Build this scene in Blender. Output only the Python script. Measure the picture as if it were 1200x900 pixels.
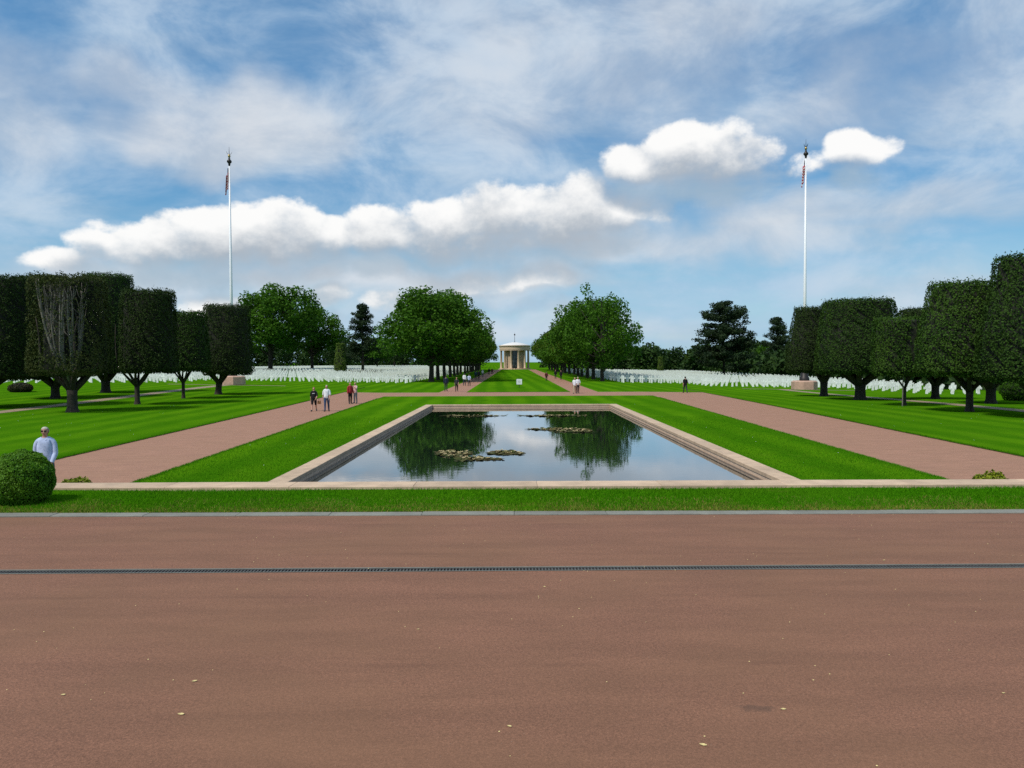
import bpy, bmesh, math, random
import numpy as np
from mathutils import Vector, Matrix

for o in list(bpy.data.objects):
    bpy.data.objects.remove(o)
SC = bpy.context.scene
COL = SC.collection
R = math.radians
rng = np.random.default_rng(7)
random.seed(7)

# ------------------------------------------------------------------ camera
F = 900.0                                   # focal length in pixels of the 1200 x 900 photograph
CAM = Vector((0, 0, 3.3))                   # lower lawn is z = 0, the terrace z = 1.65
PITCH, ROLL, YAW = 1.655, -0.24, 0.127
CR = Matrix.Rotation(R(YAW), 3, 'Z') @ Matrix.Rotation(R(90 - PITCH), 3, 'X') @ Matrix.Rotation(R(ROLL), 3, 'Z')
cd = bpy.data.cameras.new('camera')
cam = bpy.data.objects.new('camera', cd)
COL.objects.link(cam)
cam.location = CAM
cam.rotation_euler = CR.to_euler()
cd.sensor_width = 36
cd.lens = 36 * F / 1200
cd.clip_start = 0.1
cd.clip_end = 8000
SC.camera = cam


def ray(px, py):
    return (CR @ Vector(((px - 600) / F, (450 - py) / F, -1))).normalized()


# ------------------------------------------------------------------ world: Nishita sky with cloud layers
SUN_AZ, SUN_EL = -132.0, 54.0                # azimuth from the view axis, + to the right
w = bpy.data.worlds.new('World')
SC.world = w
w.use_nodes = True
wt = w.node_tree
wt.nodes.clear()


class NG:
    """small helper that writes math nodes"""
    def __init__(s, nt):
        s.nt = nt

    def n(s, t, **k):
        x = s.nt.nodes.new(t)
        for a, b in k.items():
            setattr(x, a, b)
        return x

    def put(s, sock, v):
        if v is None:
            return
        if hasattr(v, 'is_output'):
            s.nt.links.new(v, sock)
        else:
            sock.default_value = v

    def m(s, op, a, b=None, c=None, clamp=False):
        x = s.n('ShaderNodeMath', operation=op, use_clamp=clamp)
        for i, v in enumerate((a, b, c)):
            s.put(x.inputs[i], v)
        return x.outputs[0]

    def v(s, op, a, b=None):
        x = s.n('ShaderNodeVectorMath', operation=op)
        s.put(x.inputs[0], a)
        s.put(x.inputs[1], b)
        return x.outputs[0]

    def xyz(s, a, b, c):
        x = s.n('ShaderNodeCombineXYZ')
        for i, v in enumerate((a, b, c)):
            s.put(x.inputs[i], v)
        return x.outputs[0]

    def noise(s, vec, scale, detail=4, rough=0.5, dist=0.0, lac=2.0):
        x = s.n('ShaderNodeTexNoise')
        s.put(x.inputs['Vector'], vec)
        x.inputs['Scale'].default_value = scale
        x.inputs['Detail'].default_value = detail
        x.inputs['Roughness'].default_value = rough
        x.inputs['Distortion'].default_value = dist
        x.inputs['Lacunarity'].default_value = lac
        return x.outputs['Fac']

    def ss(s, v, a, b, lo=0.0, hi=1.0):
        x = s.n('ShaderNodeMapRange', interpolation_type='SMOOTHSTEP')
        s.put(x.inputs['Value'], v)
        for i, q in zip((1, 2, 3, 4), (a, b, lo, hi)):
            s.put(x.inputs[i], q)
        return x.outputs[0]

    def mix(s, f, a, b, blend='MIX'):
        x = s.n('ShaderNodeMix', data_type='RGBA', blend_type=blend)
        s.put(x.inputs[0], f)
        s.put(x.inputs[6], a if hasattr(a, 'is_output') else (*a, 1))
        s.put(x.inputs[7], b if hasattr(b, 'is_output') else (*b, 1))
        return x.outputs[2]


# cumulus lobes: photo pixel of the centre, half width, half height (pixels), weight
LOBES = [
    (118, 281, 46, 20, .75), (175, 274, 62, 26, .9), (250, 268, 62, 36, 1), (318, 266, 70, 34, 1), (375, 270, 50, 28, .9),
    (438, 262, 50, 30, 1), (508, 258, 60, 34, 1), (590, 246, 72, 40, 1), (645, 242, 58, 38, 1), (705, 244, 62, 22, .95),
    (640, 276, 90, 18, .8), (540, 282, 90, 15, .8),
    (738, 182, 52, 22, 1), (800, 170, 56, 32, 1), (842, 170, 42, 32, .9), (905, 192, 50, 12, .30),
    (1000, 170, 44, 20, .85), (520, 322, 70, 14, .7), (610, 322, 60, 12, .55), (450, 348, 40, 12, .6),
    (240, 353, 48, 18, .95), (325, 313, 55, 12, .5), (376, 342, 30, 14, .6), (50, 296, 46, 14, .7),
]


# soft, half transparent banks
SOFT = [(300, 138, 100, 50, .75), (200, 150, 140, 40, .7), (140, 90, 80, 28, .6), (10, 110, 90, 70, .5), (560, 115, 120, 45, .4),
        (760, 70, 150, 70, .42), (640, 20, 160, 40, .3), (830, 268, 190, 24, .6), (1090, 60, 120, 50, .3), (1120, 330, 160, 28, .35), (430, 326, 230, 20, .6), (130, 320, 150, 22, .6), (600, 372, 220, 18, .4), (1010, 236, 200, 20, .45), (960, 120, 170, 45, .35)]


def azel(px, py):
    d = ray(px, py)
    return math.degrees(math.atan2(d.x, d.y)), math.degrees(math.asin(d.z))


def cloud_group(LOBES=LOBES, amp=1.45, scale=21, warp=1.0):
    ng = bpy.data.node_groups.new('cumulus_field', 'ShaderNodeTree')
    ng.interface.new_socket('Vector', in_out='INPUT', socket_type='NodeSocketVector')
    ng.interface.new_socket('Lift', in_out='INPUT', socket_type='NodeSocketFloat')
    ng.interface.new_socket('Field', in_out='OUTPUT', socket_type='NodeSocketFloat')
    g = NG(ng)
    gi = g.n('NodeGroupInput')
    go = g.n('NodeGroupOutput')
    d = g.v('NORMALIZE', gi.outputs[0])
    sp = g.n('ShaderNodeSeparateXYZ')
    g.put(sp.inputs[0], d)
    az = g.m('MULTIPLY', g.m('ARCTAN2', sp.outputs[0], sp.outputs[1]), 57.2958)
    el = g.m('ADD', g.m('MULTIPLY', g.m('ARCSINE', sp.outputs[2]), 57.2958), gi.outputs[1])
    # domain warp so that no lobe keeps an elliptical outline
    dn = g.v('ADD', d, g.xyz(0, 0, g.m('MULTIPLY', gi.outputs[1], 0.0175)))
    wn = g.n('ShaderNodeTexNoise')
    g.put(wn.inputs['Vector'], dn)
    wn.inputs['Scale'].default_value = 11
    wn.inputs['Detail'].default_value = 2
    wv = g.v('MULTIPLY', g.v('SUBTRACT', wn.outputs['Color'], (0.5, 0.5, 0.5)), (5.0 * warp, 3.0 * warp, 0))
    p = g.v('ADD', g.xyz(az, el, 0.0), wv)
    out = None
    for (px, py, a, h, wt_) in LOBES:
        u0, v0 = azel(px + 14, py + 10)         # the warp drifts up and left
        k = 57.2958 / F * math.cos(math.atan((px - 600) / F))
        sx, sy = 1 / (a * 1.18 * k), 1 / (h * 1.18 * k)
        x = g.n('ShaderNodeVectorMath', operation='MULTIPLY_ADD')
        g.put(x.inputs[0], p)
        x.inputs[1].default_value = (sx, sy, 0)
        x.inputs[2].default_value = (-u0 * sx, -v0 * sy, 0)
        l = g.n('ShaderNodeVectorMath', operation='DOT_PRODUCT')
        g.put(l.inputs[0], x.outputs[0])
        g.put(l.inputs[1], x.outputs[0])
        f = g.m('MULTIPLY_ADD', l.outputs['Value'], -wt_, wt_)
        out = f if out is None else g.m('SMOOTH_MAX', out, f, 0.2)
    # cauliflower detail
    b = g.noise(g.v('MULTIPLY', dn, (1, 1, 1.3)), scale, 5, 0.60)
    out = g.m('ADD', g.m('MAXIMUM', out, -1.5), g.m('MULTIPLY', g.m('SUBTRACT', b, 0.5), amp))
    g.put(go.inputs[0], out)
    return ng


def build_world():
    g = NG(wt)
    tc = g.n('ShaderNodeTexCoord')
    d = tc.outputs['Generated']
    sky = g.n('ShaderNodeTexSky', sky_type='NISHITA', sun_disc=False)
    sky.sun_elevation = R(SUN_EL)
    sky.sun_rotation = R(SUN_AZ)
    sky.altitude = 50
    sky.air_density = 1.0
    sky.dust_density = 0.6
    sky.ozone_density = 2.2
    hs = g.n('ShaderNodeHueSaturation')
    hs.inputs['Saturation'].default_value = 1.55
    g.put(hs.inputs['Color'], sky.outputs[0])
    base = g.mix(1.0, hs.outputs[0], (SKYK * 0.92, SKYK * 1.10, SKYK * 1.06), 'MULTIPLY')
    sp = g.n('ShaderNodeSeparateXYZ')
    g.put(sp.inputs[0], d)
    z = g.m('MAXIMUM', sp.outputs[2], 0.0)
    inv = g.m('DIVIDE', 1.0, g.m('ADD', z, 0.13))
    P = g.xyz(g.m('MULTIPLY', sp.outputs[0], inv), g.m('MULTIPLY', sp.outputs[1], inv), 0.0)
    # high thin layers on a flat deck, drawn out along the wind
    rot = g.n('ShaderNodeMapping')
    rot.inputs['Rotation'].default_value = (0, 0, R(24))
    rot.inputs['Scale'].default_value = (0.62, 0.95, 1)
    g.put(rot.inputs[0], P)
    A = g.noise(rot.outputs[0], 1.5, 5, 0.55, 0.7)
    B = g.noise(g.v('ADD', P, (7, 2, 0)), 0.7, 2, 0.5, 0.3)
    T = g.noise(g.v('MULTIPLY', d, (1, 1, 1.7)), 6.5, 6, 0.62, 0.35)
    cov = g.m('ADD', g.m('ADD', g.m('MULTIPLY', A, 0.55), g.m('MULTIPLY', B, 0.45)), g.m('MULTIPLY', T, 0.62))
    hi = g.ss(cov, 0.60, 1.0, 0.30, 0.95)
    # thicker soft grey-white banks
    D = g.noise(g.v('ADD', g.v('MULTIPLY', P, (0.8, 1.35, 1)), (1.3, 4.4, 0)), 1.5, 5, 0.54, 0.4)
    bank = g.ss(D, 0.46, 0.76, 0.0, 0.55)
    shade = g.ss(g.m('ADD', g.m('MULTIPLY', T, 0.65), g.m('MULTIPLY', B, 0.35)), 0.38, 0.62)
    c1 = g.mix(hi, base, g.mix(shade, (0.28, 0.46, 0.665), (0.50, 0.625, 0.765)))
    c1 = g.mix(bank, c1, g.mix(shade, (0.38, 0.49, 0.61), (0.58, 0.67, 0.75)))
    # low veil towards the horizon
    veil = g.ss(sp.outputs[2], 0.0, 0.22, 0.72, 0.0)
    c1 = g.mix(veil, c1, (0.37, 0.57, 0.75))
    sg = g.n('ShaderNodeGroup', node_tree=cloud_group(SOFT, 1.0, 9, 1.6))
    g.put(sg.inputs[0], d)
    sg.inputs[1].default_value = 0.0
    soft = g.ss(sg.outputs[0], -0.3, 0.95, 0.0, 0.85)
    c1 = g.mix(soft, c1, g.mix(shade, (0.52, 0.58, 0.66), (0.72, 0.74, 0.77)))
    # cumulus
    cg = cloud_group()
    f1 = g.n('ShaderNodeGroup', node_tree=cg)
    f2 = g.n('ShaderNodeGroup', node_tree=cg)
    for f, lift in ((f1, 0.0), (f2, 1.9)):
        g.put(f.inputs[0], d)
        f.inputs[1].default_value = lift
    a1 = f1.outputs[0]
    lit = g.ss(g.m('SUBTRACT', a1, f2.outputs[0]), -0.30, 1.35)
    dens = g.m('ADD', g.m('MULTIPLY', g.ss(a1, 0.0, 0.42), lit), g.m('MULTIPLY', g.ss(a1, -0.3, 1.1), g.m('SUBTRACT', 1.0, lit)))
    under = g.m('MULTIPLY', g.ss(f2.outputs[0], 0.1, 1.0, 0.0, 0.62), g.m('SUBTRACT', 1.0, dens))
    c1 = g.mix(under, c1, (0.36, 0.46, 0.55))
    ccol = g.mix(lit, (0.41, 0.455, 0.51), (0.98, 0.97, 0.95))
    c2 = g.mix(g.m('MULTIPLY', dens, 0.95), c1, ccol)
    bg = g.n('ShaderNodeBackground')
    g.put(bg.inputs[0], c2)
    bg.inputs[1].default_value = 0.84
    out = g.n('ShaderNodeOutputWorld')
    wt.links.new(bg.outputs[0], out.inputs[0])


SKYK = 0.100                                # strength of the Nishita sky in the mix
build_world()
w.cycles.sampling_method = 'MANUAL'
w.cycles.sample_map_resolution = 512

sd = bpy.data.lights.new('sun', 'SUN')
sun = bpy.data.objects.new('sun', sd)
COL.objects.link(sun)
sd.energy = 2.9
sd.angle = R(9)                           # thin cloud in front of it
sd.color = (1.0, 0.95, 0.87)
sdir = Vector((math.sin(R(SUN_AZ)) * math.cos(R(SUN_EL)), math.cos(R(SUN_AZ)) * math.cos(R(SUN_EL)), math.sin(R(SUN_EL))))
sun.rotation_euler = sdir.to_track_quat('Z', 'Y').to_euler()
sun.location = (-40, 20, 60)

SC.render.engine = 'CYCLES'
vs = SC.view_settings
vs.view_transform = 'Standard'
vs.look = 'None'
vs.exposure = 0.3
vs.gamma = 1.0
vs.use_curve_mapping = False
SC.cycles.use_denoising = False
SC.cycles.max_bounces = 6
SC.cycles.transparent_max_bounces = 4
SC.cycles.caustics_reflective = False
SC.cycles.caustics_refractive = False


# ------------------------------------------------------------------ helpers
def sstep(t):
    t = min(1, max(0, t))
    return t * t * (3 - 2 * t)


def ground_z(x, y):
    """the lawns tilt slightly down to the right, away from the axis"""
    r = sstep((y - 45) / 50)
    d = min(36, max(0, abs(x) - 14)) * 0.02 * r
    return d if x < 0 else -d


def hit(px, py, z=None):
    """photo pixel -> point on the ground (or on the level z)"""
    d = ray(px, py)
    if z is not None:
        return CAM + d * ((z - CAM.z) / d.z)
    p = CAM + d * (-CAM.z / d.z)
    for _ in range(12):
        p = CAM + d * ((ground_z(p.x, p.y) - CAM.z) / d.z)
    return p


def at_depth(px, py, y):
    d = ray(px, py)
    return CAM + d * (y / d.y)


def tag(o, label=None, cat=None, group=None, kind=None):
    if label:
        o['label'] = label
    if cat:
        o['category'] = cat
    if group:
        o['group'] = group
    if kind:
        o['kind'] = kind
    return o


def link(name, me, mats=(), parent=None, loc=None, rz=0.0, smooth=False):
    o = bpy.data.objects.new(name, me)
    COL.objects.link(o)
    if me is not None and mats:
        for m in (mats if isinstance(mats, (list, tuple)) else [mats]):
            me.materials.append(m)
    if parent is not None:
        o.parent = parent
    if loc is not None:
        o.location = loc
    o.rotation_euler.z = rz
    if smooth and me is not None:
        me.polygons.foreach_set('use_smooth', [True] * len(me.polygons))
    return o


def empty(name, loc, rz=0.0):
    o = link(name, None, loc=loc, rz=rz)
    o.empty_display_size = 0.3
    return o


class MB:
    """collects shapes into one mesh"""
    def __init__(s):
        s.v, s.f, s.mi = [], [], []

    def add(s, vs_, fs, mi=0):
        k = len(s.v)
        s.v += [tuple(q) for q in vs_]
        s.f += [tuple(i + k for i in f) for f in fs]
        s.mi += [mi] * len(fs)
        return s

    def box(s, x0, x1, y0, y1, z0, z1, mi=0):
        return s.add([(x0, y0, z0), (x1, y0, z0), (x1, y1, z0), (x0, y1, z0), (x0, y0, z1), (x1, y0, z1), (x1, y1, z1), (x0, y1, z1)],
                     [(0, 3, 2, 1), (4, 5, 6, 7), (0, 1, 5, 4), (1, 2, 6, 5), (2, 3, 7, 6), (3, 0, 4, 7)], mi)

    def cbox(s, x0, x1, y0, y1, z0, z1, c=0.01, mi=0):
        """box with chamfered top edges"""
        return s.add([(x0, y0, z0), (x1, y0, z0), (x1, y1, z0), (x0, y1, z0),
                      (x0, y0, z1 - c), (x1, y0, z1 - c), (x1, y1, z1 - c), (x0, y1, z1 - c),
                      (x0 + c, y0 + c, z1), (x1 - c, y0 + c, z1), (x1 - c, y1 - c, z1), (x0 + c, y1 - c, z1)],
                     [(0, 3, 2, 1), (8, 9, 10, 11), (0, 1, 5, 4), (1, 2, 6, 5), (2, 3, 7, 6), (3, 0, 4, 7),
                      (4, 5, 9, 8), (5, 6, 10, 9), (6, 7, 11, 10), (7, 4, 8, 11)], mi)

    def tube(s, pts, rad, n=8, mi=0, cap=True, flat=1.0):
        pts = [Vector(p) for p in pts]
        vs_, fs = [], []
        for i, p in enumerate(pts):
            t = (pts[min(i + 1, len(pts) - 1)] - pts[max(i - 1, 0)]).normalized()
            ref = Vector((1, 0, 0)) if abs(t.x) < 0.8 else Vector((0, 1, 0))
            a = t.cross(ref).normalized()
            b = t.cross(a).normalized()
            r = rad[i] if hasattr(rad, '__len__') else rad
            for k in range(n):
                q = 2 * math.pi * k / n
                vs_.append(p + a * (math.cos(q) * r) + b * (math.sin(q) * r * flat))
        for i in range(len(pts) - 1):
            for k in range(n):
                fs.append((i * n + k, i * n + (k + 1) % n, (i + 1) * n + (k + 1) % n, (i + 1) * n + k))
        if cap:
            fs.append(tuple(range(n))[::-1])
            fs.append(tuple((len(pts) - 1) * n + k for k in range(n)))
        return s.add(vs_, fs, mi)

    def lathe(s, prof, n=24, c=(0, 0, 0), mi=0):
        vs_, fs = [], []
        for (r, z) in prof:
            for k in range(n):
                q = 2 * math.pi * k / n
                vs_.append((c[0] + r * math.cos(q), c[1] + r * math.sin(q), c[2] + z))
        for i in range(len(prof) - 1):
            for k in range(n):
                fs.append((i * n + k, i * n + (k + 1) % n, (i + 1) * n + (k + 1) % n, (i + 1) * n + k))
        return s.add(vs_, fs, mi)

    def grid(s, xl, xr, ys, nx, zf, mi=0, skirt=0.0, smi=1):
        """sheet between the lines xl(y) and xr(y), at height zf(x, y)"""
        k = nx + 1
        vs_, fs = [], []
        for y in ys:
            a, b = xl(y), xr(y)
            for i in range(k):
                x = a + (b - a) * i / nx
                vs_.append((x, y, zf(x, y)))
        for j in range(len(ys) - 1):
            for i in range(nx):
                fs.append((j * k + i, j * k + i + 1, (j + 1) * k + i + 1, (j + 1) * k + i))
        s.add(vs_, fs, mi)
        if skirt:
            m = len(ys)
            per = [(0, i) for i in range(k)] + [(j, nx) for j in range(1, m)] + [(m - 1, i) for i in range(nx - 1, -1, -1)] + [(j, 0) for j in range(m - 2, 0, -1)]
            top = [vs_[j * k + i] for j, i in per]
            low = [(x, y, z - skirt) for x, y, z in top]
            n = len(per)
            s.add(top + low, [(i, i + n, (i + 1) % n + n, (i + 1) % n) for i in range(n)], smi)
        return s

    def mesh(s, name='m'):
        me = bpy.data.meshes.new(name)
        me.from_pydata(s.v, [], s.f)
        if any(s.mi):
            me.polygons.foreach_set('material_index', s.mi)
        me.update()
        return me

    def obj(s, name, mats, parent=None, loc=None, rz=0.0, smooth=False):
        return link(name, s.mesh(name), mats, parent, loc, rz, smooth)


def np_mesh(name, V, Fq):
    """mesh from arrays: V (n,3), Fq (m,k)"""
    V = np.asarray(V, np.float32)
    Fq = np.asarray(Fq, np.int32)
    m, k = Fq.shape
    me = bpy.data.meshes.new(name)
    me.vertices.add(len(V))
    me.vertices.foreach_set('co', V.ravel())
    me.loops.add(m * k)
    me.loops.foreach_set('vertex_index', Fq.ravel())
    me.polygons.add(m)
    me.polygons.foreach_set('loop_start', np.arange(0, m * k, k, dtype=np.int32))
    me.update(calc_edges=True)
    return me


def unit(a):
    return a / np.maximum(np.linalg.norm(a, axis=1, keepdims=True), 1e-9)


def leaf_arrays(P, N, L, W, jitter=0.7, r=rng):
    """one diamond leaf at each point P facing about N"""
    n = len(P)
    nn = unit(N + jitter * r.normal(size=(n, 3)))
    t = unit(np.cross(nn, r.normal(size=(n, 3))))
    b = np.cross(nn, t)
    s = r.uniform(0.65, 1.3, (n, 1))
    L = L * s / 2
    W = W * s / 2
    V = np.stack([P - t * L, P + b * W, P + t * L * 1.0, P - b * W], 1).reshape(-1, 3)
    return V, np.arange(4 * n).reshape(-1, 4)


# ------------------------------------------------------------------ materials
def mat(name):
    m = bpy.data.materials.new(name)
    m.use_nodes = True
    nt = m.node_tree
    p = nt.nodes['Principled BSDF']
    return m, NG(nt), p


def simple(name, col, rough=0.7, metal=0.0, var=0.12, scale=6.0, bump=0.0, bscale=40.0, spec=0.5):
    m, g, p = mat(name)
    tc = g.n('ShaderNodeTexCoord').outputs['Object']
    n = g.noise(tc, scale, 5, 0.6)
    k = g.ss(n, 0.3, 0.7, 1 - var, 1 + var)
    c = g.mix(1.0, col, g.xyz(k, k, k), 'MULTIPLY')
    g.put(p.inputs['Base Color'], c)
    p.inputs['Roughness'].default_value = rough
    p.inputs['Metallic'].default_value = metal
    p.inputs['Specular IOR Level'].default_value = spec
    if bump:
        b = g.n('ShaderNodeBump')
        b.inputs['Strength'].default_value = bump
        b.inputs['Distance'].default_value = 0.02
        g.put(b.inputs['Height'], g.noise(tc, bscale, 4, 0.6))
        g.put(p.inputs['Normal'], b.outputs[0])
    return m


def leaf_mat(name, c0, c1, trans=0.25, rough=0.7, patch=0.5, pc=None, spec=0.12):
    """per-leaf colour spread plus broad patches of tone"""
    m, g, p = mat(name)
    rnd = g.n('ShaderNodeNewGeometry').outputs['Random Per Island']
    tc = g.n('ShaderNodeTexCoord').outputs['Object']
    big = g.ss(g.noise(tc, patch, 3, 0.5), 0.35, 0.65)
    c = g.mix(rnd, c0, c1)
    c = g.mix(g.m('MULTIPLY', big, 0.45), c, pc or tuple(q * 1.5 for q in c1))
    g.put(p.inputs['Base Color'], c)
    p.inputs['Roughness'].default_value = max(rough, 0.6)
    p.inputs['Specular IOR Level'].default_value = spec
    tr = g.n('ShaderNodeBsdfTranslucent')
    g.put(tr.inputs[0], c)
    mx = g.n('ShaderNodeMixShader')
    mx.inputs[0].default_value = trans
    nt = m.node_tree
    nt.links.new(p.outputs[0], mx.inputs[1])
    nt.links.new(tr.outputs[0], mx.inputs[2])
    nt.links.new(mx.outputs[0], nt.nodes['Material Output'].inputs[0])
    return m


def grass_mat(name, stripes=True, dry=False):
    m, g, p = mat(name)
    tc = g.n('ShaderNodeTexCoord').outputs['Object']
    sp = g.n('ShaderNodeSeparateXYZ')
    g.put(sp.inputs[0], tc)
    fine = g.noise(tc, 42, 4, 0.7)
    mid = g.noise(tc, 3.2, 5, 0.6)
    big = g.noise(tc, 0.35, 4, 0.55)
    c = g.mix(g.ss(fine, 0.3, 0.7), (0.034, 0.118, 0.002), (0.082, 0.232, 0.005))
    c = g.mix(g.m('MULTIPLY', g.ss(mid, 0.45, 0.75), 0.5), c, (0.075, 0.195, 0.004))
    c = g.mix(g.m('MULTIPLY', g.ss(big, 0.35, 0.65), 0.35), c, (0.028, 0.130, 0.002))
    if stripes:
        # mower passes lay the blades one way and back; their sheen is put into the colour
        wob = g.m('MULTIPLY', g.noise(tc, 0.3, 3, 0.6), 1.3)
        sx = g.m('SINE', g.m('MULTIPLY', g.m('ADD', g.m('ADD', sp.outputs[0], wob), g.m('MULTIPLY', sp.outputs[1], 0.028)), 2.7))
        amt = g.ss(g.noise(g.v('MULTIPLY', tc, (1, 0.3, 1)), 0.2, 3, 0.6), 0.30, 0.66, 0.10, 0.52)
        c = g.mix(g.m('MULTIPLY', g.ss(sx, -0.9, 0.9), amt), g.mix(0.30, c, (0.026, 0.105, 0.002)), (0.108, 0.255, 0.005))
        # worn, yellower drifts
        c = g.mix(g.ss(g.noise(g.v('MULTIPLY', tc, (1, 0.6, 1)), 0.8, 6, 0.68), 0.54, 0.78, 0.0, 0.5), c, (0.105, 0.185, 0.012))
    if dry:
        dn = g.noise(g.v('MULTIPLY', tc, (0.6, 1.5, 1)), 2.4, 6, 0.65)
        edge = g.ss(sp.outputs[1], 8.4, 9.2, 0.26, 0.0)
        c = g.mix(g.m('MULTIPLY', g.ss(g.m('ADD', dn, edge), 0.58, 0.78), 0.75), c, (0.21, 0.19, 0.035))
    g.put(p.inputs['Base Color'], c)
    p.inputs['Roughness'].default_value = 0.9
    p.inputs['Specular IOR Level'].default_value = 0.0
    b = g.n('ShaderNodeBump')
    b.inputs['Strength'].default_value = 0.9
    b.inputs['Distance'].default_value = 0.03
    g.put(b.inputs['Height'], g.noise(tc, 55, 5, 0.7))
    g.put(p.inputs['Normal'], b.outputs[0])
    return m


SCUFF = CAM + ray(886, 830) * ((1.65 - CAM.z) / ray(886, 830).z)


def paving_mat(name, c0, c1, grain=190, streak=True):
    m, g, p = mat(name)
    tc = g.n('ShaderNodeTexCoord').outputs['Object']
    fine = g.noise(tc, grain, 3, 0.75)
    big = g.noise(tc, 0.55, 6, 0.6)
    mid = g.noise(g.v('MULTIPLY', tc, (0.35, 1.6, 1)), 2.4, 5, 0.6)
    grit = g.noise(tc, grain * 0.36, 3, 0.8)
    c = g.mix(g.ss(fine, 0.30, 0.70), tuple(q * 0.60 for q in c0), tuple(q * 1.34 for q in c0))
    kg = g.ss(grit, 0.30, 0.70, 0.76, 1.22)
    c = g.mix(1.0, c, g.xyz(kg, kg, kg), 'MULTIPLY')
    c = g.mix(g.m('MULTIPLY', g.ss(big, 0.3, 0.7), 0.55), c, c1)
    k = g.ss(mid, 0.3, 0.7, 0.90, 1.07)
    c = g.mix(1.0, c, g.xyz(k, k, k), 'MULTIPLY')
    # pale chips
    vo = g.n('ShaderNodeTexVoronoi')
    g.put(vo.inputs['Vector'], tc)
    vo.inputs['Scale'].default_value = grain * 0.35
    sel = g.m('MULTIPLY', g.ss(vo.outputs['Distance'], 0.0, 0.22, 1, 0), g.m('GREATER_THAN', g.noise(tc, grain * 0.3, 1, 0.5), 0.63))
    c = g.mix(g.m('MULTIPLY', sel, 0.55), c, (0.42, 0.33, 0.26))
    if streak:
        # roller seams across the terrace and a few darker scuffs
        sp = g.n('ShaderNodeSeparateXYZ')
        g.put(sp.inputs[0], tc)
        yy = g.m('ADD', sp.outputs[1], g.m('MULTIPLY', g.noise(tc, 0.9, 4, 0.6), 0.14))
        fr = g.m('ABSOLUTE', g.m('SUBTRACT', g.m('FRACT', g.m('MULTIPLY', yy, 0.83)), 0.5))
        seam = g.m('MULTIPLY', g.ss(fr, 0.0, 0.045, 1, 0), g.ss(g.noise(tc, 1.3, 3, 0.5), 0.4, 0.7, 0.0, 0.30))
        c = g.mix(seam, c, tuple(q * 0.5 for q in c0))
        sc = g.ss(g.noise(g.v('MULTIPLY', tc, (0.8, 3.0, 1)), 1.1, 6, 0.65), 0.68, 0.80, 0, 0.25)
        c = g.mix(sc, c, tuple(q * 0.45 for q in c0))
    if streak:
        # one dark oil scuff with a ragged outline
        mp = g.n('ShaderNodeMapping', vector_type='TEXTURE')
        mp.inputs['Location'].default_value = (SCUFF.x, SCUFF.y, 0)
        mp.inputs['Rotation'].default_value = (0, 0, R(-12))
        mp.inputs['Scale'].default_value = (0.115, 0.045, 9)
        g.put(mp.inputs[0], tc)
        ln = g.n('ShaderNodeVectorMath', operation='LENGTH')
        g.put(ln.inputs[0], mp.outputs[0])
        blot = g.ss(g.m('ADD', ln.outputs['Value'], g.m('MULTIPLY', g.m('SUBTRACT', g.noise(tc, 22, 4, 0.65), 0.5), 1.9)), 0.35, 1.05, 0.42, 0.0)
        c = g.mix(blot, c, (0.045, 0.034, 0.026))
    g.put(p.inputs['Base Color'], c)
    p.inputs['Roughness'].default_value = 0.85
    p.inputs['Specular IOR Level'].default_value = 0.3
    b = g.n('ShaderNodeBump')
    b.inputs['Strength'].default_value = 0.5
    b.inputs['Distance'].default_value = 0.004
    g.put(b.inputs['Height'], fine)
    g.put(p.inputs['Normal'], b.outputs[0])
    return m


def stone_mat(name, col, stain=0.35, bump=0.3):
    m, g, p = mat(name)
    tc = g.n('ShaderNodeTexCoord').outputs['Object']
    gm = g.n('ShaderNodeNewGeometry').outputs['Position']
    oi = g.n('ShaderNodeObjectInfo').outputs['Random']
    n = g.noise(gm, 3.0, 6, 0.65)
    f = g.noise(gm, 60, 4, 0.7)
    c = g.mix(g.ss(n, 0.3, 0.75), tuple(q * 1.12 for q in col), tuple(q * 0.8 for q in col))
    c = g.mix(g.m('MULTIPLY', g.ss(f, 0.45, 0.75), stain), c, tuple(q * 0.55 for q in col))
    k = g.m('ADD', 0.90, g.m('MULTIPLY', oi, 0.2))
    c = g.mix(1.0, c, g.xyz(k, k, k), 'MULTIPLY')
    g.put(p.inputs['Base Color'], c)
    p.inputs['Roughness'].default_value = 0.8
    b = g.n('ShaderNodeBump')
    b.inputs['Strength'].default_value = bump
    b.inputs['Distance'].default_value = 0.006
    g.put(b.inputs['Height'], f)
    g.put(p.inputs['Normal'], b.outputs[0])
    return m


def water_mat():
    m, g, p = mat('pool_water')
    tc = g.n('ShaderNodeTexCoord').outputs['Object']
    p.inputs['Base Color'].default_value = (0.012, 0.017, 0.016, 1)
    p.inputs['Roughness'].default_value = 0.015
    p.inputs['IOR'].default_value = 1.36
    p.inputs['Coat Weight'].default_value = 0.85
    p.inputs['Coat IOR'].default_value = 1.36
    p.inputs['Coat Roughness'].default_value = 0.015
    b = g.n('ShaderNodeBump')
    b.inputs['Strength'].default_value = 0.07
    b.inputs['Distance'].default_value = 0.02
    calm = g.ss(g.noise(tc, 0.18, 3, 0.5), 0.35, 0.65, 0.25, 1.0)
    g.put(b.inputs['Height'], g.m('MULTIPLY', g.noise(g.v('MULTIPLY', tc, (0.8, 1.4, 1)), 3.4, 3, 0.5), calm))
    g.put(p.inputs['Normal'], b.outputs[0])
    g.put(p.inputs['Coat Normal'], b.outputs[0])
    return m


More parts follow.
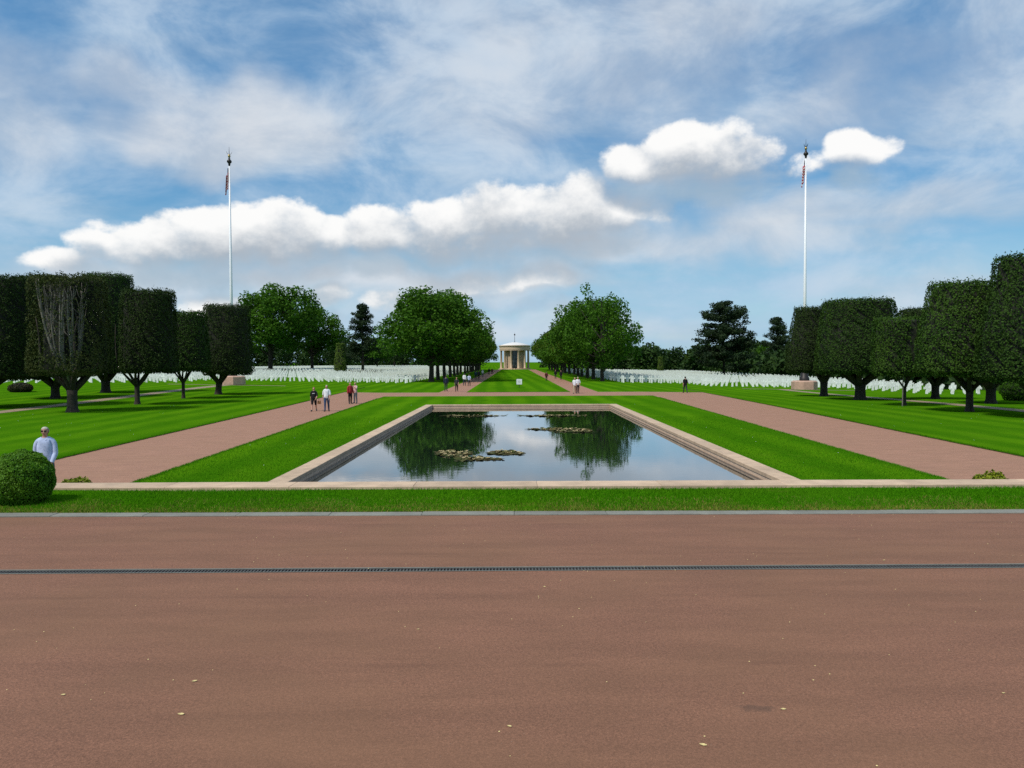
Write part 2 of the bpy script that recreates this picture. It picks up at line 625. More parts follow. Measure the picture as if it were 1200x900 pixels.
MT = dict(
    grass=grass_mat('lawn_grass'), strip=grass_mat('terrace_grass', False, True), field=grass_mat('field_grass', True),
    soil=simple('soil', (0.060, 0.036, 0.018), 0.95),
    terrace=paving_mat('red_chip_asphalt', (0.222, 0.103, 0.061), (0.196, 0.100, 0.052)),
    path=paving_mat('red_path_asphalt', (0.345, 0.180, 0.115), (0.305, 0.165, 0.100), 70, False),
    tan_path=paving_mat('tan_gravel', (0.30, 0.23, 0.145), (0.25, 0.18, 0.11), 60, False),
    kerb=stone_mat('kerb_granite', (0.205, 0.200, 0.165), 0.7),
    coping=stone_mat('tan_limestone', (0.52, 0.372, 0.245), 0.22),
    basin=stone_mat('basin_stone', (0.64, 0.465, 0.33), 0.25),
    dark=simple('drain_black', (0.012, 0.011, 0.010), 0.8),  # even near-black for the channel floor
    iron=simple('iron_grate', (0.085, 0.080, 0.074), 0.65, 0.3),
    marble=stone_mat('white_marble', (0.84, 0.84, 0.80), 0.06, 0.1),
    plinth=stone_mat('pink_granite', (0.52, 0.33, 0.24), 0.4),
    water=water_mat(),
    bark=simple('bark', (0.036, 0.028, 0.020), 0.95, var=0.5, scale=9, bump=0.9, bscale=22),
    grey_bark=simple('grey_limb_bark', (0.155, 0.140, 0.115), 0.9, var=0.35, scale=9, bump=0.6, bscale=20),
    shell_dark=simple('dark_shell', (0.012, 0.014, 0.007), 1.0, var=0.4, scale=5),  # solid dark shell added inside crowns and bushes to block daylight
    hedge=leaf_mat('clipped_leaves', (0.008, 0.018, 0.003), (0.036, 0.070, 0.011), 0.2, 0.7, 0.9, (0.038, 0.062, 0.012)),
    hedge_b=leaf_mat('clipped_leaves_bright', (0.008, 0.022, 0.003), (0.044, 0.098, 0.013), 0.22, 0.7, 0.9, (0.050, 0.098, 0.012)),  # greener leaves, also brightened to part crowns the way lighting does
    hedge_c=leaf_mat('clipped_leaves_lit', (0.012, 0.032, 0.004), (0.056, 0.128, 0.015), 0.24, 0.7, 0.9, (0.070, 0.130, 0.014)),  # lighting between neighbouring crowns painted as a lighter leaf colour
    hedge_dry=leaf_mat('thin_dry_leaves', (0.014, 0.026, 0.005), (0.062, 0.086, 0.018), 0.25, 0.7, 0.9, (0.062, 0.066, 0.018)),
    oak=leaf_mat('avenue_leaves', (0.018, 0.060, 0.004), (0.076, 0.190, 0.011), 0.35, 0.7, 0.22, (0.075, 0.175, 0.010)),
    oak_b=leaf_mat('avenue_leaves_warm', (0.022, 0.060, 0.004), (0.085, 0.158, 0.010), 0.35, 0.7, 0.22, (0.115, 0.165, 0.012)),
    pine=leaf_mat('pine_needles', (0.010, 0.022, 0.010), (0.022, 0.042, 0.016), 0.1, 0.7, 0.4, (0.030, 0.050, 0.014)),
    wood=leaf_mat('wood_leaves', (0.012, 0.030, 0.008), (0.028, 0.060, 0.012), 0.15, 0.7, 0.05, (0.042, 0.085, 0.014)),
    yew=leaf_mat('yellow_green_yew', (0.045, 0.080, 0.010), (0.085, 0.130, 0.016), 0.15, 0.6, 0.8),
    box=leaf_mat('box_leaves', (0.030, 0.120, 0.004), (0.140, 0.340, 0.014), 0.45, 0.6, 4.0, (0.17, 0.32, 0.016), 0.3),
    shrub=leaf_mat('golden_shrub', (0.10, 0.15, 0.010), (0.24, 0.27, 0.018), 0.25, 0.5, 3.0),
    rose=leaf_mat('rose_bed', (0.030, 0.022, 0.012), (0.050, 0.050, 0.018), 0.1, 0.7, 0.6),
    blade=leaf_mat('grass_blades', (0.034, 0.160, 0.002), (0.090, 0.310, 0.006), 0.35, 0.8, 1.1, (0.10, 0.24, 0.008), 0.0),
    dry=leaf_mat('dry_blades', (0.10, 0.13, 0.014), (0.30, 0.25, 0.06), 0.3, 0.7, 2.0),
    white=simple('white_paint', (0.80, 0.81, 0.82), 0.4, var=0.04),
    gold=simple('gilded_metal', (0.40, 0.29, 0.11), 0.35, 0.8),
    bronze=simple('dark_bronze', (0.030, 0.026, 0.024), 0.5, 0.5),
    glass=simple('chapel_glass', (0.055, 0.085, 0.095), 0.08),
    chapel=stone_mat('chapel_limestone', (0.54, 0.405, 0.27), 0.12),
    roof=simple('pale_roof', (0.68, 0.66, 0.62), 0.6, var=0.06),
    petal=simple('dry_petal', (0.70, 0.56, 0.24), 0.7, var=0.3, scale=60),
    daisy=simple('daisy_white', (0.80, 0.80, 0.74), 0.7),
    skin=simple('skin', (0.50, 0.27, 0.19), 0.55, var=0.10),
    pad=leaf_mat('lily_pads', (0.028, 0.055, 0.010), (0.090, 0.095, 0.026), 0.05, 0.7, 1.6, (0.11, 0.055, 0.030), 0.1),
    bloom=simple('lily_bloom', (0.62, 0.50, 0.26), 0.6, var=0.2),
)


# ------------------------------------------------------------------ the terrace (upper level)
TZ = 1.65
XT = 60.0
yk1 = hit(600, 604.0, TZ).y                 # near edge of the kerb
yk2 = hit(600, 600.2, TZ).y
yc1 = hit(600, 574.5, TZ).y                 # coping
yc2 = hit(600, 568.5, TZ).y
dl, dr = hit(0, 670.5, TZ), hit(1200, 663.0, TZ)
dslope = (dr.y - dl.y) / (dr.x - dl.x)


def ydrain(x):
    return dl.y + dslope * (x - dl.x)


DW = 0.062                                  # half width of the drain
m = MB()
xs = [-XT, -12, 12, XT]
for i in range(3):
    a, b = xs[i], xs[i + 1]
    m.add([(a, -40, TZ), (b, -40, TZ), (b, ydrain(b) - DW, TZ), (a, ydrain(a) - DW, TZ)], [(0, 1, 2, 3)])
    m.add([(a, ydrain(a) + DW, TZ), (b, ydrain(b) + DW, TZ), (b, yk1, TZ), (a, yk1, TZ)], [(0, 1, 2, 3)])
tag(m.obj('terrace_pavement', MT['terrace']), 'reddish brown chip asphalt terrace in the foreground', 'pavement', kind='structure')

m = MB()
m.box(-XT, XT, -40, yc2 - 0.06, -0.5, TZ - 0.25)
tag(m.obj('terrace_base', MT['basin']), 'stone retaining wall carrying the terrace', 'wall', kind='structure')

# drain channel with slotted grates
dr_e = empty('drain_channel', (0, 0, 0))
tag(dr_e, 'long narrow slotted metal drain across the red terrace', 'drain')
m = MB()
for sgn in (-1, 1):
    for i in range(3):
        a, b = xs[i], xs[i + 1]
        y0a, y0b = ydrain(a) + sgn * DW, ydrain(b) + sgn * DW
        ia, ib = y0a - sgn * 0.014, y0b - sgn * 0.014
        m.add([(a, y0a, TZ + .003), (b, y0b, TZ + .003), (b, ib, TZ + .003), (a, ia, TZ + .003), (a, ia, TZ - .1), (b, ib, TZ - .1)],
              [(0, 1, 2, 3), (3, 2, 5, 4)])
m.obj('channel_edge', MT['kerb'], dr_e)
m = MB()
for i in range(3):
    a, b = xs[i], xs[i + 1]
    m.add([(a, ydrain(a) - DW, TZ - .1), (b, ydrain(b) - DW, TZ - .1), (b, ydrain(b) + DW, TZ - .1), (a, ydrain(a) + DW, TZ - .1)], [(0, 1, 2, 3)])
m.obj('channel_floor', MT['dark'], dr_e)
m = MB()
iw = DW - 0.016
m.box(0.003, 0.997, -iw, -iw + .008, -.02, -.001)
m.box(0.003, 0.997, iw - .008, iw, -.02, -.001)
for k in range(38):
    x = 0.013 + k * 0.0262
    m.box(x - .0055, x + .0055, -iw + .009, iw - .009, -.018, -.0025)
gme = m.mesh('grate')
gme.materials.append(MT['iron'])
for k in range(-12, 12):
    o = link('grate', gme, parent=dr_e, loc=(k, ydrain(k), TZ))
    o.rotation_euler.z = math.atan(dslope)

# granite kerb in separate stones
kb = MB().box(-XT, XT, yk1, yk2, TZ - .25, TZ - .02).obj('kerb_bed', MT['soil'])
tag(kb, kind='structure')
kb.name = 'kerb'
kme = MB().cbox(0.0015, 0.9985, yk1 + .002, yk2, TZ - .2, TZ + 0.012, 0.004).mesh('kerb_stone')
kme.materials.append(MT['kerb'])
for k in range(-14, 14):
    link('kerb_stone', kme, parent=kb, loc=(k, random.uniform(-.004, .004), random.uniform(-.003, .003)))

# grass strip
g_strip = MB().grid(lambda y: -XT, lambda y: XT, [yk2, yk2 + .15, yc1 - .3, yc1], 60, lambda x, y: TZ + .012 + 0.02 * math.sin(x * 1.7) * sstep((y - yk2) / .3))
tag(g_strip.obj('terrace_lawn', MT['strip']), 'narrow lawn strip between the kerb and the stone coping', 'lawn', kind='structure')


def blades(name, x0, x1, y0, y1, n, zf, h, wd, mat_, pfun=None, par=None, r=rng):
    X = r.uniform(x0, x1, n)
    Y = r.uniform(y0, y1, n)
    if pfun is not None:
        k = r.uniform(0, 1, n) < pfun(X, Y)
        X, Y = X[k], Y[k]
    n = len(X)
    Z = np.array([zf(a, b) for a, b in zip(X, Y)])
    a = r.uniform(0, 2 * np.pi, n)
    hh = h * r.uniform(.5, 1.25, n)
    lean = r.normal(0, .45, (n, 2)) * hh[:, None]
    dx, dy = np.cos(a) * wd / 2, np.sin(a) * wd / 2
    V = np.stack([np.stack([X - dx, Y - dy, Z], 1), np.stack([X + dx, Y + dy, Z], 1),
                  np.stack([X + lean[:, 0], Y + lean[:, 1], Z + hh], 1)], 1).reshape(-1, 3)
    o = link(name, np_mesh(name, V, np.arange(3 * n).reshape(-1, 3)), mat_)
    return tag(o, par[0], par[1], kind='stuff')


tz_ = lambda x, y: TZ + .010
blades('grass_blades', -7.6, 7.6, yk2 - .01, yc1 + .01, 90000, tz_, .034, .007, MT['blade'], None, ('short green grass on the strip behind the kerb', 'grass'))
ph = rng.uniform(0, 6, 6)


def dryp(X, Y):
    v = .5 + .5 * np.sin(X * 1.3 + ph[0]) * np.sin(X * 3.1 + ph[1]) + .3 * np.sin(X * 7 + ph[2])
    return np.clip(v, 0, 1) * (.25 + np.clip(1 - (Y - yk2) / .6, 0, 1) ** 1.3)


blades('dry_grass', -7.6, 7.6, yk2 - .015, yk2 + .8, 52000, tz_, .03, .007, MT['dry'], dryp, ('yellowed dry grass along the back of the kerb', 'grass'))

# coping of the terrace wall
wallc = MB().box(-XT, XT, yc1 + .03, yc2 - .03, TZ - .3, TZ - .02).obj('terrace_wall', MT['basin'])
tag(wallc, kind='structure')
cme = MB().cbox(.0015, 1.5985, yc1, yc2, TZ - .02, TZ + .055, .005).mesh('coping_stone')
cme.materials.append(MT['coping'])
for k in range(-9, 9):
    link('coping_stone', cme, parent=wallc, loc=(k * 1.6 + .3, 0, random.uniform(-.002, .002)))

# ------------------------------------------------------------------ the ground below
PX0, PX1, PY0, PY1 = -6.7, 7.8, 11.4, hit(610, 474.6).y       # outer edges of the pool coping
CW = 0.52
ys_ = sorted(set([-40, 0, PY0 + CW, 30, 45] + list(np.arange(46, 100, 2.0)) + list(np.arange(100, 130, 5.0)) + [PY1 - CW, 140, 180, 250, 350, 600, 1200, 3000, 6000]))
xs_ = sorted(set([-4000, -1200, -400, -150, -80] + list(np.arange(-60, 61, 4.0)) + [-50, -14, 14, 50, PX0 + CW, PX1 - CW, 80, 150, 400, 1200, 4000]))
V = [(x, y, ground_z(x, y)) for y in ys_ for x in xs_]
Fc = []
n = len(xs_)
for j in range(len(ys_) - 1):
    for i in range(n - 1):
        cx, cy = (xs_[i] + xs_[i + 1]) / 2, (ys_[j] + ys_[j + 1]) / 2
        if PX0 + CW < cx < PX1 - CW and PY0 + CW < cy < PY1 - CW:
            continue
        Fc.append((j * n + i, j * n + i + 1, (j + 1) * n + i + 1, (j + 1) * n + i))
tag(MB().add(V, Fc).obj('ground', MT['field']), 'grass ground reaching to the horizon', 'ground', kind='structure')


def line(p, q):
    return lambda y: p[0] + (q[0] - p[0]) * (y - p[1]) / (q[1] - p[1])


Xli = line((-10.35, 20.4), (-12.3, 70.7))
Xlo = line((-15.7, 26.7), (-17.5, 65.8))
Xri = line((11.75, 20.7), (13.25, 73.7))
Xro = line((17.2, 26.0), (20.2, 79.2))
YC0, YC1 = hit(600, 464.6).y, hit(600, 459.8).y               # cross path
YEND = 322.0
zp = lambda x, y: ground_z(x, y) + .014
zl = lambda x, y: ground_z(x, y) + .05
ya = list(np.linspace(10.8, YC1, 24))

m = MB()
m.grid(Xlo, Xli, ya, 4, zp)
tag(m.obj('left_path', MT['path']), 'wide reddish path along the left side of the pool lawn', 'path', kind='structure')
m = MB()
m.grid(Xri, Xro, ya, 4, zp)
tag(m.obj('right_path', MT['path']), 'wide reddish path along the right side of the pool lawn', 'path', kind='structure')
m = MB()
m.grid(Xli, Xri, [YC0, (YC0 + YC1) / 2, YC1], 10, zp)
tag(m.obj('cross_path', MT['path']), 'reddish path crossing behind the reflecting pool', 'path', kind='structure')
for nm, a, b, lb in (('left_avenue_path', -8.1, -5.1, 'left'), ('right_avenue_path', 6.1, 9.1, 'right')):
    m = MB()
    m.grid(lambda y, a=a: a, lambda y, b=b: b, list(np.linspace(YC1, YEND, 30)), 2, zp)
    tag(m.obj(nm, MT['path']), 'narrow reddish path up the %s side of the chapel lawn' % lb, 'path', kind='structure')

# pool lawn, outer lawns and the chapel lawn: turf standing a little proud of the paths
m = MB()
yb = list(np.linspace(10.8, PY1, 16))
m.grid(Xli, lambda y: PX0 + .005, yb, 4, zl, 0, .07)
m.grid(lambda y: PX1 - .005, Xri, yb, 4, zl, 0, .07)
m.grid(Xli, Xri, list(np.linspace(PY1, YC0, 5)), 10, zl, 0, .07)
tag(m.obj('pool_lawn', [MT['grass'], MT['soil']]), 'striped lawn around the reflecting pool', 'lawn', kind='structure')
yo = list(np.linspace(10.8, 98, 30))
m = MB()
m.grid(lambda y: -56, Xlo, yo, 12, zl, 0, .09)
tag(m.obj('left_lawn', [MT['grass'], MT['soil']]), 'striped lawn under the clipped trees on the left', 'lawn', kind='structure')
m = MB()
m.grid(Xro, lambda y: 56, yo, 12, zl, 0, .09)
tag(m.obj('right_lawn', [MT['grass'], MT['soil']]), 'striped lawn under the clipped trees on the right', 'lawn', kind='structure')
m = MB()
m.grid(lambda y: -5.1, lambda y: 6.1, list(np.linspace(YC1, YEND, 30)), 4, zl, 0, .07)
tag(m.obj('chapel_lawn', [MT['grass'], MT['soil']]), 'long lawn leading up to the chapel', 'lawn', kind='structure')
# thin tan paths between the clipped trees
ztp = lambda x, y: ground_z(x, y) + .066
for nm, c0, c1, sg in (('left_gravel_path', hit(0, 484), hit(185, 461), 'left'), ('right_gravel_path', hit(1200, 482.5), hit(1020, 466.5), 'right')):
    ln = line((c0.x, c0.y), (c1.x, c1.y))
    m = MB()
    m.grid(lambda y: ln(y) - .75, lambda y: ln(y) + .75, list(np.linspace(14, 97, 20)), 2, ztp)
    m.grid(lambda y: min(ln(95), (-1 if sg == 'left' else 1) * 44) if sg == 'left' else 29, lambda y: -29 if sg == 'left' else 44, [97.02, 98], 8, ztp)
    tag(m.obj(nm, MT['tan_path']), 'thin tan path between the clipped trees on the %s' % sg, 'path', kind='structure')

# turf edges: tufts hanging over the path side, and blades on the nearest slopes
zt = lambda x, y: ground_z(x, y) + .055
blades('lawn_grass', -12.5, PX0, 19, 45, 70000, zt, .05, .012, MT['blade'], lambda X, Y: (X > Xli(Y)) * np.clip(20 / Y, 0, 1) ** 1.5, ('blades of grass on the lawn left of the pool', 'grass'))
blades('lawn_grass', PX1, 13.5, 19, 45, 70000, zt, .05, .012, MT['blade'], lambda X, Y: (X < Xri(Y)) * np.clip(20 / Y, 0, 1) ** 1.5, ('blades of grass on the lawn right of the pool', 'grass'))


for nm, ed, sg_, lb in (('left path', Xlo, -1, 'outer edge of the left path'), ('l', Xli, 1, 'inner edge of the left path'), ('r', Xri, -1, 'inner edge of the right path'), ('ro', Xro, 1, 'outer edge of the right path')):
    Yr = 19 + 50 * rng.uniform(0, 1, 16000) ** 1.6
    Xr = ed(Yr) + sg_ * (np.abs(rng.normal(0, .10, 16000)) - .035 + .03 * np.sin(Yr * 5.1) * np.sin(Yr * 2.3))
    nB = len(Xr)
    an = rng.uniform(0, 6.28, nB)
    hh_ = .055 * rng.uniform(.5, 1.3, nB)
    Zb = np.array([ground_z(a, b) for a, b in zip(Xr, Yr)]) + .035
    ww = .007
    V_ = np.stack([np.stack([Xr - np.cos(an) * ww, Yr - np.sin(an) * ww, Zb], 1), np.stack([Xr + np.cos(an) * ww, Yr + np.sin(an) * ww, Zb], 1),
                   np.stack([Xr - sg_ * .03 + rng.normal(0, .02, nB), Yr + rng.normal(0, .02, nB), Zb + hh_], 1)], 1).reshape(-1, 3)
    tag(link('edge_grass', np_mesh('edge_grass', V_, np.arange(3 * nB).reshape(-1, 3)), MT['blade']), 'ragged grass along the ' + lb, 'grass', kind='stuff')


def spots(name, n, region, mat_, s0, par):
    m = MB()
    for _ in range(n):
        x, y = region()
        r_ = s0 * random.uniform(.6, 1.2)
        z = zl(x, y) + .03
        m.add([(x + r_ * math.cos(k * 1.2566), y + r_ * math.sin(k * 1.2566), z + random.uniform(0, .01)) for k in range(5)], [(0, 1, 2, 3, 4)])
    return tag(m.obj(name, mat_), par[0], par[1], kind='stuff')


def reg():
    while True:
        y = random.uniform(20, 60)
        x = random.uniform(-34, 34)
        if Xlo(y) - .3 < x < Xli(y) + .3 or Xri(y) - .3 < x < Xro(y) + .3 or (PX0 - .3 < x < PX1 + .3 and y < PY1 + .5):
            continue
        return x, y


spots('daisies', 260, reg, MT['daisy'], .016, ('tiny white daisies scattered over the lawns', 'daisies'))

# ------------------------------------------------------------------ reflecting pool
WZ = -0.19
wat = MB().add([(PX0 + CW, PY0 + CW, WZ), (PX1 - CW, PY0 + CW, WZ), (PX1 - CW, PY1 - CW, WZ), (PX0 + CW, PY1 - CW, WZ)], [(0, 1, 2, 3)]).obj('water', MT['water'])
tag(wat, 'still water of the reflecting pool', 'water', kind='structure')
m = MB()
x0, x1, y0, y1 = PX0 + CW, PX1 - CW, PY0 + CW, PY1 - CW
for a, b in (((x0, y0), (x1, y0)), ((x1, y0), (x1, y1)), ((x1, y1), (x0, y1)), ((x0, y1), (x0, y0))):
    m.add([(a[0], a[1], -.04), (b[0], b[1], -.04), (b[0], b[1], -1.0), (a[0], a[1], -1.0)], [(0, 1, 2, 3)])
m.add([(x0, y0, -1), (x1, y0, -1), (x1, y1, -1), (x0, y1, -1)], [(0, 1, 2, 3)])
basin = m.obj('pool_basin', MT['basin'])
tag(basin, 'stone walls of the reflecting pool', 'pool', kind='structure')
L_ = 1.5
sme = MB().cbox(-CW / 2 - .02, CW / 2 + .02, .004, L_ - .004, -.05, .058, .010).mesh('coping_stone')
sme.materials.append(MT['coping'])
ny = int((PY1 - PY0) // L_)
ly = (PY1 - PY0) / ny
for sx in (PX0 + CW / 2, PX1 - CW / 2):
    for k in range(ny):
        o = link('coping_stone', sme, parent=basin, loc=(sx, PY0 + k * ly, random.uniform(-.002, .002)))
        o.scale.y = ly / L_
nx = 9
lx = (PX1 - PX0 - 2 * CW - .04) / nx
for sy in (PY0 + CW / 2, PY1 - CW / 2):
    for k in range(nx):
        o = link('coping_stone', sme, parent=basin, loc=(PX0 + CW + .02 + (k + 1) * lx, sy, random.uniform(-.002, .002)), rz=R(90))
        o.scale.y = lx / L_
# narrow step below the coping
m = MB()
m.box(x0 + .001, x0 + .05, y0, y1, -.60, -.165)
m.box(x1 - .05, x1 - .001, y0, y1, -.60, -.165)
m.box(x0 + .052, x1 - .052, y1 - .05, y1 - .001, -.60, -.165)
m.obj('wet_ledge', simple('wet_stone', (0.26, 0.185, 0.13), 0.5), basin)


def lily_patch(px, py, rx, ry, n, label, seed):
    r = np.random.default_rng(seed)
    c = hit(px, py, WZ)
    m = MB()
    f = MB()
    for _ in range(n):
        a = r.uniform(0, 6.283)
        q = math.sqrt(r.uniform(0, 1)) * (1 + .18 * math.sin(3 * a + seed) + .1 * math.sin(7 * a + seed * 2))
        x, y = q * rx * math.cos(a), q * ry * math.sin(a)
        s_ = r.uniform(.09, .17)
        up = r.uniform(.003, .02) + (r.uniform(.0, .03) if r.uniform() < .2 else 0)
        tx, ty = r.normal(0, .05, 2) if up < .02 else r.normal(0, .25, 2)
        b0 = r.uniform(0, 6.28)
        pts = [(x, y, up)]
        for k in range(8):
            t = b0 + .25 + (6.283 - .5) * k / 7
            u, v_ = s_ * math.cos(t), s_ * math.sin(t)
            pts.append((x + u, y + v_, up + tx * u + ty * v_ + .004))
        m.add(pts, [(0, k, k + 1) for k in range(1, 8)])
        if r.uniform() < .24:
            k5 = 6
            z0 = up + .005
            for k in range(k5):
                t = k * 6.283 / k5
                f.add([(x, y, z0), (x + .05 * math.cos(t - .4), y + .05 * math.sin(t - .4), z0 + .03), (x + .075 * math.cos(t), y + .075 * math.sin(t), z0 + .05),
                       (x + .05 * math.cos(t + .4), y + .05 * math.sin(t + .4), z0 + .03)], [(0, 1, 2, 3)])
    e = empty('water_lily_patch', (c.x, c.y, WZ + .002))
    tag(e, label, 'water lilies', 'water lilies on the pool')
    tag(m.obj('pads', MT['pad'], e), kind='stuff')
    tag(f.obj('flowers', MT['bloom'], e), kind='stuff')


lily_patch(531, 531.7, .66, .80, 150, 'leftmost of three lily pad patches in the middle of the pool', 1)
lily_patch(559, 538, .74, .50, 120, 'lily pad patch nearest the terrace, between two others in mid pool', 2)
lily_patch(593, 531, .68, .62, 120, 'rightmost of three lily pad patches in the middle of the pool', 3)
lily_patch(672, 504.6, .98, 1.1, 230, 'round lily pad patch in the dark tree reflection on the right', 4)
lily_patch(640, 503.2, .85, .55, 90, 'thin scattered lily patch touching the round right patch', 5)
lily_patch(556, 487.6, 1.9, .5, 150, 'long lily pad patch by the far wall, left of the axis', 6)
lily_patch(645, 487.4, 2.0, .5, 160, 'long lily pad patch by the far wall, right of the axis', 7)

# ------------------------------------------------------------------ chapel
CX, CY = 0.5, 332.0
ch = empty('chapel', (CX, CY, 0))
ch.scale = (.95, .95, .97)
tag(ch, 'small round limestone chapel with columns at the end of the long lawn', 'chapel')
m = MB()
m.lathe([(0, 0), (7.6, 0), (7.6, .18), (7.2, .18), (7.2, .36), (6.9, .36), (6.9, .52), (0, .52)], 48)
m.obj('steps', MT['chapel'], ch)
cm = MB().lathe([(.62, .5), (.62, .62), (.50, .70), (.47, 3.5), (.42, 8.0), (.46, 8.05), (.52, 8.2), (.52, 8.4), (0, 8.4)], 16).mesh('column')
cm.materials.append(MT['chapel'])
for k in range(12):
    a = R(-90 + 15 + 30 * k)
    link('column', cm, parent=ch, loc=(6.35 * math.cos(a), 6.35 * math.sin(a), 0), smooth=True)
m = MB()
nseg, half = 40, 14.5
vs_, fs = [], []
for k in range(nseg + 1):
    a = R(-90 + half + (360 - 2 * half) * k / nseg)
    for r_, z in ((4.9, .5), (4.9, 8.5), (4.5, 8.5), (4.5, .5)):
        vs_.append((r_ * math.cos(a), r_ * math.sin(a), z))
for k in range(nseg):
    for q in range(3):
        fs.append((k * 4 + q, k * 4 + q + 1, k * 4 + 5 + q, k * 4 + 4 + q))
fs += [(0, 1, 2, 3), (nseg * 4 + 3, nseg * 4 + 2, nseg * 4 + 1, nseg * 4)]
m.add(vs_, fs)
m.obj('wall', MT['chapel'], ch)
m = MB().lathe([(5.7, 8.4), (6.9, 8.4), (6.9, 8.9), (6.98, 8.95), (6.98, 10.0), (7.25, 10.15), (7.35, 10.4), (7.35, 10.65), (6.6, 10.66), (0, 10.66)], 56)
m.lathe([(5.7, 8.4), (0, 8.45)], 56)
m.obj('entablature', MT['chapel'], ch)
rf = MB().lathe([(6.5, 10.662), (6.4, 10.85), (4.0, 11.5), (2.0, 11.95), (.6, 12.1), (0, 12.12)], 48).obj('roof', MT['roof'], ch, smooth=True)
m = MB()
m.tube([(0, 0, 12.1), (0, 0, 12.6), (0, 0, 15.0)], [.22, .10, .06], 8)
m.lathe([(0, 15.0), (.28, 15.2), (.36, 15.45), (.28, 15.7), (0, 15.9)], 10)
m.tube([(0, 0, 15.8), (0, 0, 16.4)], [.05, .03], 6)
m.obj('finial', MT['bronze'], rf)
dw = 4.5 * math.sin(R(half)) - .02
door = MB().box(-dw, dw, -4.42, -4.36, .52, 8.4).obj('door', MT['glass'], ch)
m = MB()
for x in (-dw + .06, -.42, .42, dw - .06):
    m.box(x - .05, x + .05, -4.50, -4.421, .52, 8.4)
for z in (2.9, 4.6, 6.3):
    m.box(-dw + .12, dw - .12, -4.48, -4.422, z - .05, z + .05)
m.obj('door_frame', MT['bronze'], door)

# sign on the lawn
sp_ = hit(608.5, 455)
sg = empty('lawn_sign', (sp_.x, sp_.y, .06))
tag(sg, 'small white square sign on a post in the chapel lawn', 'sign')
MB().cbox(-.34, .34, -.02, .02, .42, 1.08, .005).obj('sign_board', MT['white'], sg)
m = MB()
m.box(-.36, .36, .021, .05, .40, 1.10)
m.box(-.03, .03, .051, .09, 0, 1.0)
m.obj('post', MT['bronze'], sg)
m = MB()
for k in range(4):
    m.box(-.22, .22 - .06 * (k % 2), -.0225, -.0202, .58 + k * .10, .60 + k * .10)
m.obj('lettering', MT['bronze'], sg)


# ------------------------------------------------------------------ flagpoles and flags
def flagpole(px, pybase, pytip, side):
    Y = 100.0
    b = at_depth(px, pybase, Y)
    b.z = ground_z(b.x, Y) + .06
    tip = at_depth(px, pytip, Y).z
    H = tip - b.z
    e = empty('flagpole', b)
    tag(e, 'tall white flagpole with gilded finial on a granite plinth, %s of the pool' % side, 'flagpole', 'white flagpoles')
    pl = MB().lathe([(1.62, 0), (1.62, .98), (1.5, 1.02), (1.42, 1.12), (0, 1.12)], 8)
    pl.obj('plinth', MT['plinth'], e, rz=R(22.5))
    m = MB()
    m.lathe([(.62, 1.12), (.62, 1.5), (.5, 1.62), (.48, 2.4), (.36, 2.6), (.34, 2.75), (.24, 2.9)], 16)
    m.obj('base_collar', MT['bronze'], e, smooth=True)
    MB().tube([(0, 0, 1.1), (0, 0, H * .4), (0, 0, H - 2.1)], [.225, .185, .085], 14).obj('pole', MT['white'], e, smooth=True)
    m = MB()
    m.lathe([(.085, H - 2.5), (.14, H - 2.3), (.14, H - 2.15), (.30, H - 1.98), (.30, H - 1.8), (.15, H - 1.65), (.12, H - 1.45)], 14)
    m.obj('truck', MT['bronze'], e, smooth=True)
    fn = MB().lathe([(0, H - 1.45), (.13, H - 1.35), (.17, H - 1.2), (.13, H - 1.05), (0, H - .95)], 12).obj('finial', MT['gold'], e, smooth=True)
    m = MB()
    for k in range(4):
        a = k * math.pi / 2 + .4
        m.tube([(0, 0, H - 1.0), (.20 * math.cos(a), .20 * math.sin(a), H - .92), (.36 * math.cos(a), .36 * math.sin(a), H - .62)], [.035, .028, .012], 5)
    m.tube([(0, 0, H - 1.0), (0, 0, H)], [.04, .012], 6)
    m.obj('spike', MT['bronze'], fn)
    return b, H


def flag_mat():
    m, g, p = mat('flag_cloth')
    uv = g.n('ShaderNodeUVMap').outputs[0]
    sp = g.n('ShaderNodeSeparateXYZ')
    g.put(sp.inputs[0], uv)
    st = g.m('GREATER_THAN', g.m('FRACT', g.m('MULTIPLY', sp.outputs[1], 6.5)), 0.5)
    c = g.mix(st, (0.42, 0.015, 0.03), (0.66, 0.64, 0.62))
    ca = g.m('MULTIPLY', g.m('LESS_THAN', sp.outputs[0], 0.4), g.m('GREATER_THAN', sp.outputs[1], 0.462))
    # rows of stars in the canton
    su = g.m('SUBTRACT', g.m('FRACT', g.m('MULTIPLY', sp.outputs[0], 15.0)), 0.5)
    sv = g.m('SUBTRACT', g.m('FRACT', g.m('MULTIPLY', sp.outputs[1], 9.3)), 0.5)
    star = g.m('LESS_THAN', g.m('ADD', g.m('MULTIPLY', su, su), g.m('MULTIPLY', sv, sv)), 0.05)
    c = g.mix(ca, c, g.mix(star, (0.012, 0.018, 0.075), (0.6, 0.6, 0.6)))
    g.put(p.inputs['Base Color'], c)
    p.inputs['Roughness'].default_value = 0.8
    return m


FM = flag_mat()


